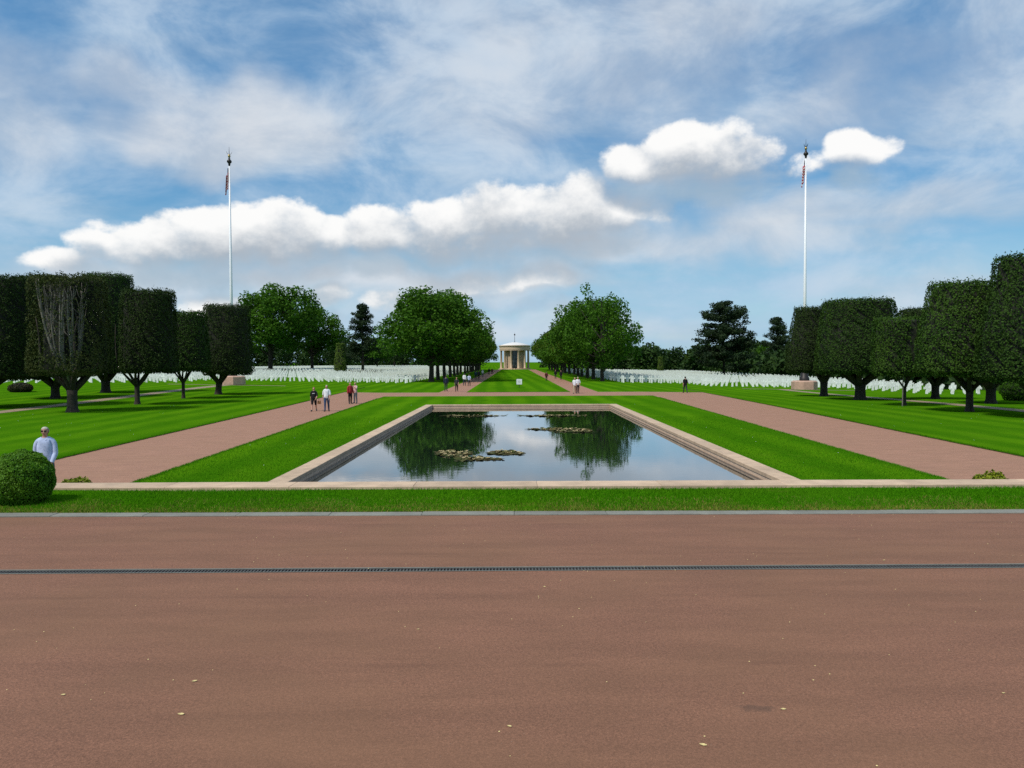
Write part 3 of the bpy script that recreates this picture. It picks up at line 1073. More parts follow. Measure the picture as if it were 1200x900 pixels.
def flag(b, H, side):
    """cloth hanging limp from the hoist, folded into a few deep pleats"""
    nu, nv = 40, 26
    hoist, fly = 2.0, 3.4
    me = bpy.data.meshes.new('flag')
    vs_, fs, uvs = [], [], []
    for j in range(nv + 1):
        v_ = j / nv
        for i in range(nu + 1):
            u = i / nu
            fold = math.sin(u * 17 + v_ * 1.2) * .20 * (.35 + .65 * u)
            x = -(.09 + .40 * u * (1 - .35 * v_) + .07 * math.sin(u * 9))
            z = -(1 - v_) * hoist - u * 1.75 * (.55 + .45 * (1 - v_ * .5)) + .08 * math.sin(u * 13 + v_ * 4)
            vs_.append((x, fold, z))
            uvs.append((u, v_))
    for j in range(nv):
        for i in range(nu):
            a = j * (nu + 1) + i
            fs.append((a, a + 1, a + nu + 2, a + nu + 1))
    me.from_pydata(vs_, [], fs)
    ul = me.uv_layers.new(name='UVMap')
    for l in me.loops:
        ul.data[l.index].uv = uvs[l.vertex_index]
    o = link('flag', me, FM, loc=(b.x, b.y, b.z + H - 2.55), smooth=True)
    md = o.modifiers.new('thickness', 'SOLIDIFY')
    md.thickness = .008
    tag(o, 'striped red and white flag with blue canton hanging limp, %s pole' % side, 'flag', 'limp flags on the poles')


for args in ((272.5, 450, 172, 'left'), (942.5, 457, 163, 'right')):
    b, H = flagpole(*args)
    flag(b, H, args[3])


# ------------------------------------------------------------------ grave markers
def cross_shape(m, x, y, z, s=1.0, tilt=0.0):
    """marble cross with tapering shaft and flared arms"""
    t = .055 * s
    pts = [(-.135, -.05), (-.10, .62), (-.36, .575), (-.36, .82), (-.10, .775), (-.118, 1.10), (.118, 1.10), (.10, .775), (.36, .82), (.36, .575), (.10, .62), (.135, -.05)]
    vs_ = [(x + (px + tilt * pz) * s, y - t, z + pz * s) for px, pz in pts] + [(x + (px + tilt * pz) * s, y + t, z + pz * s) for px, pz in pts]
    nn = 12
    fs = [(0, 1, 10, 11), (1, 4, 7, 10), (1, 2, 3, 4), (4, 5, 6, 7), (7, 8, 9, 10)]
    fs = fs + [tuple(i + nn for i in f[::-1]) for f in fs]
    fs += [((i + 1) % nn, i, i + nn, (i + 1) % nn + nn) for i in range(nn)]
    m.add(vs_, fs)


def in_left(x, y):
    f = 119 if x > -47 else 104
    return -110 < x < -15.5 and f < y < 390


def in_right(x, y):
    f = 121 if x < 27 else (109 if x < 47 else 87)
    return 16.5 < x < 57.5 and f < y < 262


marks = {'left': [], 'right': []}
for sd_, fn in (('left', in_left), ('right', in_right)):
    for j, y in enumerate(np.arange(86, 392, 2.6)):
        for x in np.arange(-110, 60, 1.5):
            xx = x + (.12 if j % 2 else 0)
            if fn(xx, y) and abs(xx) < y * .69:
                marks[sd_].append((xx, y))
near = sorted([(y, x, s_) for s_ in marks for x, y in marks[s_]])[:300]
nset = {(x, y) for y, x, s_ in near}
mc = MB()
cross_shape(mc, 0, 0, 0)
xme = mc.mesh('grave_cross')
xme.materials.append(MT['marble'])
for y, x, s_ in near:
    o = link('grave_cross', xme, loc=(x + random.uniform(-.02, .02), y, ground_z(x, y)))
    o.rotation_euler.y = random.uniform(-.012, .012)
    tag(o, 'white marble cross standing in the front rows of the %s grave field' % s_, 'grave marker', 'crosses in the front rows, %s field' % s_)
for s_ in marks:
    m = MB()
    for x, y in marks[s_]:
        if (x, y) not in nset:
            cross_shape(m, x, y, ground_z(x, y))
    tag(m.obj('grave_crosses', MT['marble']), 'rows of white marble crosses receding across the %s grave field' % s_, 'grave markers', kind='stuff')


# ------------------------------------------------------------------ trees
def limb_path(p0, p1, bend, r, n=5):
    p0, p1 = np.array(p0, float), np.array(p1, float)
    off = r.normal(0, bend, 3) * np.array([1, 1, .4])
    return [tuple(p0 + (p1 - p0) * t + off * math.sin(math.pi * t)) for t in np.linspace(0, 1, n)]


def clump_leaves(centers, radii, per, leaf, r, flat=1.0, jitter=0.8, hollow=.45):
    """leaf points in soft balls, denser towards their skins, facing out"""
    Ps, Ns = [], []
    for c, q in zip(centers, radii):
        k = max(6, int(per * (q ** 2)))
        d = unit(r.normal(size=(k, 3)))
        rr = q * (hollow + (1 - hollow) * r.uniform(0, 1, (k, 1)) ** .6)
        p = d * rr
        p[:, 2] *= flat
        Ps.append(p + np.array(c))
        Ns.append(d + np.array([0, 0, .35]))
    P, N = np.concatenate(Ps), np.concatenate(Ns)
    return leaf_arrays(P, N, leaf, leaf * .62, jitter, r)


def broadleaf(seed, H, Rx, base, leaf=.42, nclump=150, per=62, gaps=.0, top=1.0, lop=0.0, mats=('bark', 'oak')):
    """returns (trunk mesh, crown mesh) of a broad-leaved tree"""
    r = np.random.default_rng(seed)
    cz = base + (H - base) * .45
    cs, rs = [], []
    lobes = [(unit(r.normal(size=(1, 3)))[0], r.uniform(.78, 1.06)) for _ in range(16)]
    while len(cs) < nclump:
        d = unit(r.normal(size=(1, 3)))[0]
        f = 1.0
        for ld, lv in lobes:
            kk = max(0, float(d @ ld)) ** 6
            f += (lv - .95) * kk * 1.5
        q = r.uniform(.25, 1) ** .45 * f
        up = (H - cz) * top if d[2] > 0 else (cz - base)
        px = q * .90
        # wide shoulders, rounded crown
        hx = Rx * (1.0 if d[2] < 0 else (1 - .18 * d[2]))
        p = np.array([d[0] * hx * px + lop * d[2] * px, d[1] * hx * px, cz + d[2] * up * px * .93])
        if p[2] < base * .95:
            p[2] = base * .95 + r.uniform(0, .8)
        cs.append(p)
        rs.append(r.uniform(.75, 1.5) * Rx / 8.0 * (1.15 if q < .7 else 1))
    V, Fq = clump_leaves(cs, rs, per, leaf, r)
    crown = np_mesh('crown', V, Fq)
    crown.materials.append(MT[mats[1]])
    m = MB()
    tr = H * .019
    m.tube([(0, 0, -.15), (0, 0, .25), (.05, .03, base * .9), (.1, 0, cz), (.05, .05, cz + (H - cz) * .55)], [tr * 1.5, tr * 1.1, tr * .95, tr * .6, tr * .15], 9)
    idx = r.choice(len(cs), 26, replace=False)
    for i in idx:
        z0 = min(cz, max(base * .8, cs[i][2] * .55)) + r.uniform(-.4, .6)
        m.tube(limb_path((.05, 0, z0), cs[i], .5, r), [tr * .5, tr * .4, tr * .28, tr * .16, tr * .05], 5)
    tm = m.mesh('trunk')
    tm.materials.append(MT[mats[0]])
    return tm, crown


def conifer(seed, H, Rx, base, kind='pine', leaf=.36, tiers=9, per=70, trunk_bare=.25):
    """pine with flat, layered plates of needles and visible limbs"""
    r = np.random.default_rng(seed)
    m = MB()
    tr = H * .017
    m.tube([(0, 0, -.15), (.1, 0, H * .3), (-.1, .1, H * .7), (.05, 0, H * .97)], [tr * 1.3, tr, tr * .6, tr * .15], 8)
    cs, rs = [], []
    for t in range(tiers):
        f = t / (tiers - 1)
        z = base + (H - base) * (f ** .9) + r.normal(0, .25)
        if kind == 'cedar':
            rad = Rx * math.sqrt(max(.05, 1 - (max(0, f - .05) / .97) ** 2.8)) * r.uniform(.8, 1.05)
        else:
            rad = Rx * (1 - f) ** .75 * r.uniform(.7, 1.1) + Rx * .14
        nb = 9 if kind == 'cedar' else 6
        for b in range(nb):
            a = r.uniform(0, 6.283)
            L = rad * r.uniform(.6, 1.05)
            tip = np.array([L * math.cos(a), L * math.sin(a), z + r.uniform(-.7, .7) + L * r.uniform(-.02, .16)])
            st = np.array([0, 0, z - L * .10])
            m.tube(limb_path(st, tip, .2, r), [tr * .35, tr * .28, tr * .2, tr * .1, tr * .04], 5)
            k = max(2, int(L / 1.2))
            for q in np.linspace(.45, 1.0, k):
                c = st + (tip - st) * q + r.normal(0, .35, 3) * np.array([1, 1, .3])
                cs.append(c)
                rs.append(r.uniform(.7, 1.15) * (Rx / 7 if kind == 'cedar' else Rx / 4.2))
    V, Fq = clump_leaves(cs, rs, per, leaf, r, flat=.62, jitter=.9, hollow=.2)
    crown = np_mesh('crown', V, Fq)
    crown.materials.append(MT['pine'])
    tm = m.mesh('trunk')
    tm.materials.append(MT['bark'])
    return tm, crown


def plant_tree(name, meshes, loc, label, group=None, rz=0.0, s=(1, 1, 1), cat='tree'):
    e = empty(name, loc, rz)
    tag(e, label, cat, group)
    e.scale = s
    link('trunk', meshes[0], parent=e)
    link('crown', meshes[1], parent=e)
    return e


ORD = ['nearest', 'second', 'third', 'fourth', 'fifth', 'sixth', 'seventh', 'eighth', 'ninth', 'tenth', 'eleventh', 'twelfth', 'thirteenth', 'fourteenth', 'fifteenth', 'sixteenth']
AV = [broadleaf(21, 16.6, 8.6, 1.9, nclump=190, mats=('bark', 'oak')), broadleaf(22, 16.2, 8.0, 1.8, nclump=120, per=56, top=1.03, lop=1.0, mats=('bark', 'oak')),
      broadleaf(23, 15.6, 7.6, 2.0, leaf=.5, nclump=140, per=46, mats=('bark', 'oak_b')), broadleaf(24, 15.2, 7.4, 2.0, leaf=.5, nclump=140, per=46, mats=('bark', 'oak'))]
for sd_, X0 in (('left', -13.9), ('right', 14.9)):
    for k in range(16):
        y = 129 + k * 12.6
        v_ = (0 if sd_ == 'left' else 1) if k == 0 else (2 + k % 2 if k > 1 else 0)
        r0 = random.uniform(0, 6.28) if k else (0.4 if sd_ == 'left' else 2.6)
        sc = random.uniform(.94, 1.05) if k else 1.0
        zs = sc * random.uniform(.95, 1.05)
        if sd_ == 'right' and k > 0:
            zs *= .93
        sc *= (1.34 if sd_ == 'left' else 1.0) if k == 0 else 1.08 + .006 * k
        zs *= 1.09 if sd_ == 'left' and k == 0 else 1.06
        x = X0 + random.uniform(-.3, .3)
        where = 'nearest the pool' if k == 0 else ('%s from the pool' % ORD[k])
        plant_tree('avenue_tree', AV[v_], (x, y, ground_z(x, y)), 'round green tree of the %s row beside the chapel lawn, %s' % (sd_, where),
                   'avenue trees beside the chapel lawn', r0, (sc, sc, zs))

# big trees standing in the left grave field
big = broadleaf(31, 22.5, 11.0, 3.6, leaf=.55, nclump=210, per=36, mats=('bark', 'oak'))
big2 = broadleaf(32, 20.0, 9.5, 3.2, leaf=.55, nclump=170, per=36, mats=('bark', 'oak'))
p = at_depth(317, 430, 196)
plant_tree('oak_tree', big, (p.x, 196, ground_z(p.x, 196)), 'tallest broad tree in the left grave field, right of the left flagpole', rz=1.2, s=(1.36, 1.36, 1.07))
p = at_depth(366, 430, 214)
plant_tree('oak_tree', big2, (p.x, 214, ground_z(p.x, 214)), 'broad tree just right of the tallest tree in the left grave field', rz=3.2, s=(1.12, 1.12, 1.04))
small = [broadleaf(41, 14, 7.5, 2.0, leaf=.7, nclump=90, per=30, mats=('bark', 'wood')), broadleaf(42, 12, 7.0, 1.5, leaf=.7, nclump=80, per=30, mats=('bark', 'oak')),
         broadleaf(43, 15, 6.0, 2.0, leaf=.7, nclump=80, per=26, mats=('bark', 'oak_b'))]
for px, Y, k, lb, sc in ((398, 300, 0, 'dark rounded tree behind the yew column, far left field', 1.05), (442, 290, 1, 'low green tree right of the left pine', 1.15),
                         (462, 330, 0, 'dark tree behind the left avenue row', 1.1), (812, 290, 2, 'yellow green tree just left of the dome shaped pine', .62),
                         (902, 262, 1, 'rounded mid green tree right of the dome shaped pine', .95), (880, 300, 0, 'dark tree behind the dome shaped pine on the right', .95),
                         (928, 250, 0, 'dark tree under the tall thin pine on the right', .8)):
    p = at_depth(px, 430, Y)
    plant_tree('broadleaf_tree', small[k], (p.x, Y, ground_z(p.x, Y)), lb, rz=random.uniform(0, 6), s=(sc, sc, sc))
p = at_depth(425, 430, 192)
plant_tree('pine_tree', conifer(51, 16.8, 4.4, 4.0, 'pine', tiers=13, per=110), (p.x, 192, ground_z(p.x, 192)), 'slim dark pine left of the left avenue row')
p = at_depth(848, 430, 182)
plant_tree('pine_tree', conifer(52, 17.4, 7.6, 3.0, 'cedar', tiers=17, per=62, leaf=.42), (p.x, 182, ground_z(p.x, 182)), 'broad dome shaped dark pine in the right grave field')
p = at_depth(911, 430, 240)
plant_tree('pine_tree', conifer(53, 16.6, 5.4, 4.0, 'pine', tiers=12, per=60, leaf=.45), (p.x, 240, ground_z(p.x, 240)), 'thin tall dark pine left of the right clipped trees')


# far woods that close the view
def woods():
    r = np.random.default_rng(77)
    cs, rs = [], []
    spots_ = []
    for X in np.arange(-330, 331, 9.0):
        if abs(X - .5) < 16:
            continue
        for row in range(3):
            Y = (415 if X < 26 else 300) + row * 14 + 6 * math.sin(X * .05) + r.normal(0, 4)
            spots_.append((X + r.normal(0, 2), Y, r.uniform(11.5, 15.5) * (.80 if X > 0 else 1.12)))
    for Y in np.arange(84, 410, 7.0):
        spots_.append((66 + (Y - 120) * .05 + r.normal(0, 1.5), Y, r.uniform(4.0, 6)))
        spots_.append((-125 - (Y - 120) * .35 + r.normal(0, 3), Y, r.uniform(9, 13)))
    for X, Y, h in spots_:
        for _ in range(7):
            cs.append((X + r.uniform(-5, 5), Y + r.uniform(-4, 4), r.uniform(.6, 3.0) + ground_z(X, Y)))
            rs.append(r.uniform(1.6, 2.6))
        for _ in range(24):
            d = unit(r.normal(size=(1, 3)))[0]
            q = r.uniform(.4, 1)
            cs.append((X + d[0] * 5 * q, Y + d[1] * 4 * q, max(.8, h * .52 + d[2] * h * .46 * q) + ground_z(X, Y)))
            rs.append(r.uniform(1.6, 2.8))
    V, Fq = clump_leaves(cs, rs, 5, 1.4, r)
    o = link('distant_wood', np_mesh('distant_wood', V, Fq), MT['wood'])
    tag(o, 'dark wood closing the view behind the grave fields', 'wood', kind='stuff')


woods()


# ------------------------------------------------------------------ clipped trees
def topiary(seed, Rb, Rt, z0, z1, leaf=.13, dens=230, tr=.2, split=False, mat_='hedge', bare=False, lean=0.0, up_limbs=7, shag=1.0):
    """flat-topped clipped crown, wider at the foot, on a short trunk with spreading limbs"""
    r = np.random.default_rng(seed)
    prof = [(0.0, z0 + .55), (Rb * .55, z0 + .22), (Rb * .88, z0 + .02), (Rb * 1.02, z0 + .38), (Rb * .99, z0 + (z1 - z0) * .4),
            (Rt + (Rb - Rt) * .2, z0 + (z1 - z0) * .8), (Rt, z1 - .3), (Rt * .95, z1 - .06), (Rt * .8, z1), (0.0, z1 + .03)]
    ph_ = r.uniform(0, 6.28, 8)

    def plan(a, z):
        c, s_ = np.abs(np.cos(a)), np.abs(np.sin(a))
        f = 1 / (c ** 2.7 + s_ ** 2.7) ** (1 / 2.7)
        w_ = 1 + shag * .030 * np.sin(3 * a + ph_[0] + z * .7) + shag * .026 * np.sin(7 * a + ph_[1] - z * 1.3) * np.sin(z * 1.9 + ph_[6]) + .020 * np.sin(17 * a + z * 3 + ph_[2]) * np.sin(z * 5.1 + ph_[7])
        return f * w_

    Ps, Ns = [], []
    for (ra, za), (rb, zb) in zip(prof[:-1], prof[1:]):
        L = math.hypot(rb - ra, zb - za)
        area = math.pi * (ra + rb) * L
        k = int(area * dens)
        t = r.uniform(0, 1, k)
        if abs(ra - rb) > .3:
            w2 = ra + (rb - ra) * t
            keep = r.uniform(0, 1, k) < w2 / max(ra, rb)
            t = t[keep]
            k = len(t)
        a = r.uniform(0, 6.2832, k)
        z = za + (zb - za) * t
        f = plan(a, z)
        rad = (ra + (rb - ra) * t) * f
        nr, nz = (zb - za) / L, -(rb - ra) / L
        N = np.stack([np.cos(a) * nr, np.sin(a) * nr, np.full(k, nz)], 1)
        dpt = np.abs(r.normal(0, .10, k)) - .02
        # shallow pockets where the clipping opened the shell
        pk = np.sin(a * 6 + ph_[3] + z * 2.1) * np.sin(z * 3.4 + ph_[4] + a * 3) + .6 * np.sin(a * 17 + z * 7 + ph_[5])
        dpt = dpt + np.clip(pk - .55, 0, 1) * .42
        P = np.stack([np.cos(a) * rad, np.sin(a) * rad, z], 1) - N * dpt[:, None]
        if bare:
            front = np.clip(-np.sin(a) - .1, 0, 1) * np.clip((z - z0 - 1.1) / .9, 0, 1) * np.clip((z1 - .55 - z) / .5, 0, 1) * (nr > .5)
            kp = r.uniform(0, 1, k) > np.clip(front * 1.3, 0, .80)
            P, N = P[kp], N[kp]
        if split:
            # a cleft between two heads
            kp = ~((np.abs(P[:, 0] - .05) < .16 + .12 * (P[:, 2] - z0) / (z1 - z0)) & (P[:, 2] > z0 + (z1 - z0) * .25) & (r.uniform(0, 1, len(P)) < .85))
            P, N = P[kp], N[kp]
        Ps.append(P)
        Ns.append(N)
    P, N = np.concatenate(Ps), np.concatenate(Ns)
    V, Fq = leaf_arrays(P, N, leaf, leaf * .66, .55, r)
    # stray shoots over the clipped edge
    k = int(1100 * shag)
    a = r.uniform(0, 6.2832, k)
    rr = Rt * np.sqrt(r.uniform(.2, 1, k)) * plan(a, np.full(k, z1))
    P2 = np.stack([np.cos(a) * rr, np.sin(a) * rr, z1 + np.abs(r.normal(0, .10, k)) * (.4 + np.sin(a * 5 + ph_[1]) ** 2)], 1)
    V2, F2 = leaf_arrays(P2, np.tile([0, 0, .3], (k, 1)), leaf * .9, leaf * .5, 1.0, r)
    crown = np_mesh('crown', np.concatenate([V, V2]), np.concatenate([Fq, F2 + len(V)]))
    crown.materials.append(MT[mat_])
    # added solid dark shell that keeps the daylight out
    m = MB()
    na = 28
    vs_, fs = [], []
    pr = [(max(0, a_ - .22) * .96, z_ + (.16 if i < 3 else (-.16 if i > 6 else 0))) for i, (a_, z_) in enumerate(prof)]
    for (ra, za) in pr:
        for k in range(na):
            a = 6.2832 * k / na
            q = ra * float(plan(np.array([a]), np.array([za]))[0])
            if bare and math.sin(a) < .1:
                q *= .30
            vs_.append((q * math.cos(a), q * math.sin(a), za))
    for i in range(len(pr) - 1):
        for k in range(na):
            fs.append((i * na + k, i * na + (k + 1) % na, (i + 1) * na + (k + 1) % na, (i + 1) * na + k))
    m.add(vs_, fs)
    inner = m.mesh('dark_shell')
    inner.materials.append(MT['shell_dark'])
    m = MB()
    fork = z0 * .62
    m.tube([(0, 0, -.2), (0, 0, .05), (0, 0, .3), (lean * .5, 0, fork * .7), (lean, 0, fork)], [tr * 1.7, tr * 1.3, tr * 1.02, tr * .95, tr * 1.05], 10)
    for k in range(up_limbs):
        a = 6.2832 * (k + r.uniform(-.3, .3)) / up_limbs
        q = Rb * r.uniform(.45, .8)
        e1 = (q * math.cos(a), q * math.sin(a), z0 + .5 + r.uniform(0, .5))
        m.tube(limb_path((lean, 0, fork - .1), e1, .08, r, 4), [tr * .72, tr * .55, tr * .42, tr * .3], 7)
        m.tube(limb_path(e1, (e1[0] * 1.1, e1[1] * 1.1, z0 + (z1 - z0) * .6), .12, r, 4), [tr * .3, tr * .24, tr * .16, tr * .08], 6)
    trunk = m.mesh('trunk')
    trunk.materials.append(MT['bark'])
    limbs = None
    if bare:
        m = MB()
        for k in range(17):
            a = -1.5708 + r.uniform(-1.2, 1.2)
            q1 = Rb * r.uniform(.5, .86)
            f0 = (.12 * math.cos(a), .12 * math.sin(a), z0 * .66)
            f1 = (Rb * .45 * math.cos(a), Rb * .55 * math.sin(a), z0 + (z1 - z0) * r.uniform(.22, .34))
            f2 = (q1 * math.cos(a + r.normal(0, .12)), q1 * math.sin(a), z1 - r.uniform(.15, 1.1))
            ph2 = limb_path(f0, f1, .08, r, 4)[:-1] + limb_path(f1, f2, .16, r, 6)
            w_ = r.uniform(.07, .13)
            m.tube(ph2, [w_ * t for t in (1.2, 1.1, 1.0, .85, .72, .6, .46, .32, .16)], 7)
            for _ in range(5):
                i = int(r.integers(4, 8))
                q = np.array(ph2[i])
                sd3 = r.normal(0, .35, 3) * np.array([1, .5, .3])
                m.tube([tuple(q), tuple(q + sd3 * .6 + np.array([0, 0, .35])), tuple(q + sd3 + np.array([0, 0, .95]))], [w_ * .34, w_ * .22, w_ * .08], 5)
        limbs = m.mesh('bare_limb')
        limbs.materials.append(MT['grey_bark'])
    return trunk, crown, inner, limbs


# (trunk pixel x, base y, left/right crown edge at the foot, crown foot y, top y, top width px, options, label)
TOPI = [
    (85, 483.7, 40, 126, 441, 326, 76, dict(tr=.33, bare=True, seed=61, mat_='hedge_dry'), 'clipped tree with bare grey limbs showing through its thin front'),
    (65, 467.5, 22, 100, 443, 326, 62, dict(tr=.36, seed=62), 'clipped tree half hidden behind the bare limbed one, left edge'),
    (124, 460.5, 98, 158, 438, 323, 52, dict(tr=.42, seed=63, mat_='hedge_b'), 'tall clipped tree with thick trunk right behind the bare limbed one'),
    (161, 474.5, 145, 207, 438, 342, 56, dict(tr=.19, seed=64), 'square dark clipped tree on a slim trunk, fifth from the left edge'),
    (215, 467.5, 195, 246, 436, 367, 42, dict(tr=.14, seed=65, mat_='hedge_b'), 'small clipped tree left of the one by the left flagpole'),
    (256, 462.5, 238, 296, 440, 359, 50, dict(tr=.30, seed=66, lean=.1), 'clipped tree standing in front of the left flagpole'),
    (-16, 478, -55, 52, 446, 326, 84, dict(tr=.3, seed=67), 'clipped tree cut by the left edge of the picture'),
    (965.5, 465, 922, 976, 438, 361, 36, dict(tr=.34, shag=.4, seed=71, mat_='hedge', up_limbs=6), 'clipped tree in front of the right flagpole'),
    (1008, 469, 958, 1050, 439, 352, 74, dict(tr=.44, shag=.4, seed=72, mat_='hedge_b'), 'broad flat topped clipped tree with a wide forked trunk, right of the right flagpole'),
    (1060, 476, 1024, 1087, 441, 373, 58, dict(tr=.11, shag=.4, seed=73, mat_='hedge_c', split=True, up_limbs=4), 'young clipped tree on a thin trunk with a cleft crown'),
    (1096, 468, 1052, 1122, 441, 362, 60, dict(tr=.33, shag=.4, seed=74), 'clipped tree mostly hidden behind the cleft young one'),
    (1136, 483, 1078, 1172, 442, 332, 66, dict(tr=.22, shag=.4, seed=75, mat_='hedge_c'), 'tall clipped tree with dense leaves on a slim trunk, right'),
    (1161, 473.5, 1120, 1206, 443, 345, 66, dict(tr=.36, shag=.4, seed=76), 'clipped tree with forked trunk hidden behind the tallest on the right'),
    (1212, 490, 1153, 1262, 449, 300, 74, dict(tr=.34, shag=.4, seed=77, mat_='hedge_b'), 'tallest clipped tree cut by the right edge of the picture'),
]
for (px, py, xa, xb, yf, yt, wt2, kw, lb) in TOPI:
    b = hit(px, py)
    b.z += .05
    k = b.y / F
    cxo = ((xa + xb) / 2 - px) * k
    Rb = (xb - xa) / 2 * k / 1.05
    Rt = min(Rb * .97, wt2 / 2 * k)
    z0 = at_depth(px, yf, b.y).z - b.z
    z1 = at_depth(px, yt, b.y).z - b.z
    me4 = topiary(Rb=Rb, Rt=Rt, z0=z0, z1=z1, dens=230 if b.y < 75 else 170, **kw)
    e = empty('clipped_tree', b)
    tag(e, lb, 'tree', 'clipped flat topped trees')
    link('trunk', me4[0], parent=e, smooth=True)
    c_ = link('crown', me4[1], parent=e, loc=(cxo, 0, 0))
    link('dark_shell', me4[2], parent=c_, smooth=True)
    if me4[3]:
        link('bare_limb', me4[3], parent=e, loc=(0, 0, 0), smooth=True)

# stake beside the young tree
b = hit(1057.5, 477)
st = MB().tube([(0, 0, -.2), (.02, 0, 1.6), (.05, 0, 2.4)], [.04, .04, .035], 6).obj('tree_stake', MT['grey_bark'], loc=b)
tag(st, 'wooden stake beside the thin trunk of the cleft young tree', 'stake')


def bush(name, loc, rx, rz_, leaf, n, mat_, label, cat='bush', seed=1, sq=1.0, filled=True, group=None):
    """rounded clipped bush: leaves over an added solid dark core that blocks daylight"""
    r = np.random.default_rng(seed)
    d = unit(r.normal(size=(n, 3)))
    d = d[d[:, 2] > -.82]
    n = len(d)
    bumps = 1 + .035 * np.sin(d[:, 0] * 9 + seed) * np.sin(d[:, 1] * 8 + d[:, 2] * 5) + .025 * np.sin(d[:, 0] * 23 + d[:, 2] * 19) * np.sin(d[:, 1] * 21) + .02 * np.sin(d[:, 2] * 14 + d[:, 0] * 11)
    q = (bumps - np.abs(r.normal(0, .045, n)))[:, None]
    S = np.array([rx, rx, rz_])
    P = d * q * S + np.array([0, 0, rz_ * .80])
    V, Fq = leaf_arrays(P, unit(d / S), leaf, leaf * .62, .75, r)
    e = empty(name, loc)
    tag(e, label, cat, group)
    cr = np_mesh('foliage', V, Fq)
    cr.materials.append(MT[mat_])
    link('foliage', cr, parent=e)
    if filled:
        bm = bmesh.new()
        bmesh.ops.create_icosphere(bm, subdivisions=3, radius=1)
        me = bpy.data.meshes.new('dark_shell')
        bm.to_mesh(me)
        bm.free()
        o = link('dark_shell', me, MT['shell_dark'], parent=e, loc=(0, 0, rz_ * .80), smooth=True)
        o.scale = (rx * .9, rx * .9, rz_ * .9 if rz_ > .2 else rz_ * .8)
        m = MB().tube([(0, 0, -.05), (0, 0, rz_ * .5)], [rx * .08, rx * .06], 6).obj('stem', MT['bark'], e)
    return e


b = hit(26, 590.5, TZ)
bush('box_ball', (b.x, b.y, TZ), 34.5 * b.y / F, 35 * b.y / F, .026, 24000, 'box', 'round clipped green bush on the grass strip at the left edge', seed=5)
for px, Y, hh, lb, sd2 in ((90, 12.3, 1.44, 'golden green shrub tip rising behind the coping on the left', 8), (1163, 12.2, 1.49, 'golden green shrub tip rising behind the coping on the right', 9)):
    p = at_depth(px, 565, Y)
    bush('golden_shrub', (p.x, Y, .02), .50, hh / 1.8, .05, 9000, 'shrub', lb, 'shrub', sd2, group='golden shrubs below the terrace wall')
b = hit(24, 460)
bush('low_bush', b, 1.1, .55, .12, 2600, 'rose', 'low brownish bush under the clipped trees at the left edge', seed=11)
b = hit(1193, 470)
bush('round_bush', b, 1.35, 1.05, .12, 5200, 'oak', 'dark green bush beside the trunks at the right edge', seed=12)
# clipped yew column in the left field, and a small one on the right
for px, Y, hh, rr, lb in ((399, 172, 6.8, 1.35, 'yellow green clipped yew column among the left crosses'), (774, 240, 5.0, 1.0, 'small yellow green yew among the right crosses'),):
    p = at_depth(px, 430, Y)
    me4 = topiary(seed=91, Rb=rr, Rt=rr * .66, z0=.15, z1=hh, leaf=.26, dens=60, tr=.15, mat_='yew', up_limbs=3)
    e = empty('yew_column', (p.x, Y, ground_z(p.x, Y)))
    tag(e, lb, 'yew')
    link('trunk', me4[0], parent=e)
    c_ = link('crown', me4[1], parent=e)
    link('dark_shell', me4[2], parent=c_)


# rose beds: dark low strips among the crosses
def bed(px0, px1, Y, lb):
    r = np.random.default_rng(int(px0))
    a, b2 = at_depth(px0, 435, Y), at_depth(px1, 435, Y)
    cs = [(x, Y + r.normal(0, .2), ground_z(x, Y) + r.uniform(.5, 1.05)) for x in np.arange(a.x, b2.x, .5)]
    V, Fq = clump_leaves(cs, [.5] * len(cs), 130, .22, r)
    tag(link('rose_bed', np_mesh('rose_bed', V, Fq), MT['rose']), lb, 'flower bed', 'rose beds among the crosses')


bed(294, 380, 165, 'dark rose bed among the crosses below the tallest left tree')
bed(410, 448, 166, 'dark rose bed among the crosses below the slim pine')
bed(868, 892, 156, 'dark rose bed among the crosses right of the dome shaped pine')

# fallen petals on the terrace
PET = [(228, 799, .017, 'thin pale fallen petal just left of the curled one, further from the camera'), (212, 838, .020, 'curled pale fallen petal near the lower left of the terrace'),
       (597, 852, .014, 'pale fallen petal near the bottom centre of the terrace'), (918, 832, .016, 'bright fallen petal beside the dark scuff on the right'),
       (490, 738, .010, 'small fallen petal left of centre on the terrace'), (638, 688, .013, 'small fallen petal just in front of the drain, centre'),
       (74, 815, .014, 'brownish fallen petal near the left edge of the terrace'), (824, 874, .020, 'long brown fallen leaf near the bottom right'),
       (1176, 813, .010, 'tiny fallen petal near the right edge'), (1036, 657, .014, 'fallen petal just behind the drain on the right')]
for i, (px, py, s_, lb) in enumerate(PET):
    c = hit(px, py, TZ)
    s_ *= .78
    a0 = random.uniform(-.5, .5)
    vs_, fs = [], []
    for k in range(6):
        t = k / 5
        wd = s_ * .42 * math.sin(math.pi * (t * .86 + .07))
        z = .003 + s_ * .5 * (t - .5) ** 2 * 1.6
        vs_ += [((t - .5) * 2 * s_, wd + s_ * .25 * math.sin(3 * t), z + wd * .35), ((t - .5) * 2 * s_, -wd + s_ * .25 * math.sin(3 * t), z)]
    fs = [(2 * k, 2 * k + 1, 2 * k + 3, 2 * k + 2) for k in range(5)]
    o = MB().add(vs_, fs).obj('fallen_petal', MT['petal'], loc=(c.x, c.y, TZ + .001), rz=a0)
    md = o.modifiers.new('thickness', 'SOLIDIFY')
    md.thickness = .0012
    tag(o, lb, 'petal', 'petals fallen on the terrace')
r = np.random.default_rng(99)
m = MB()
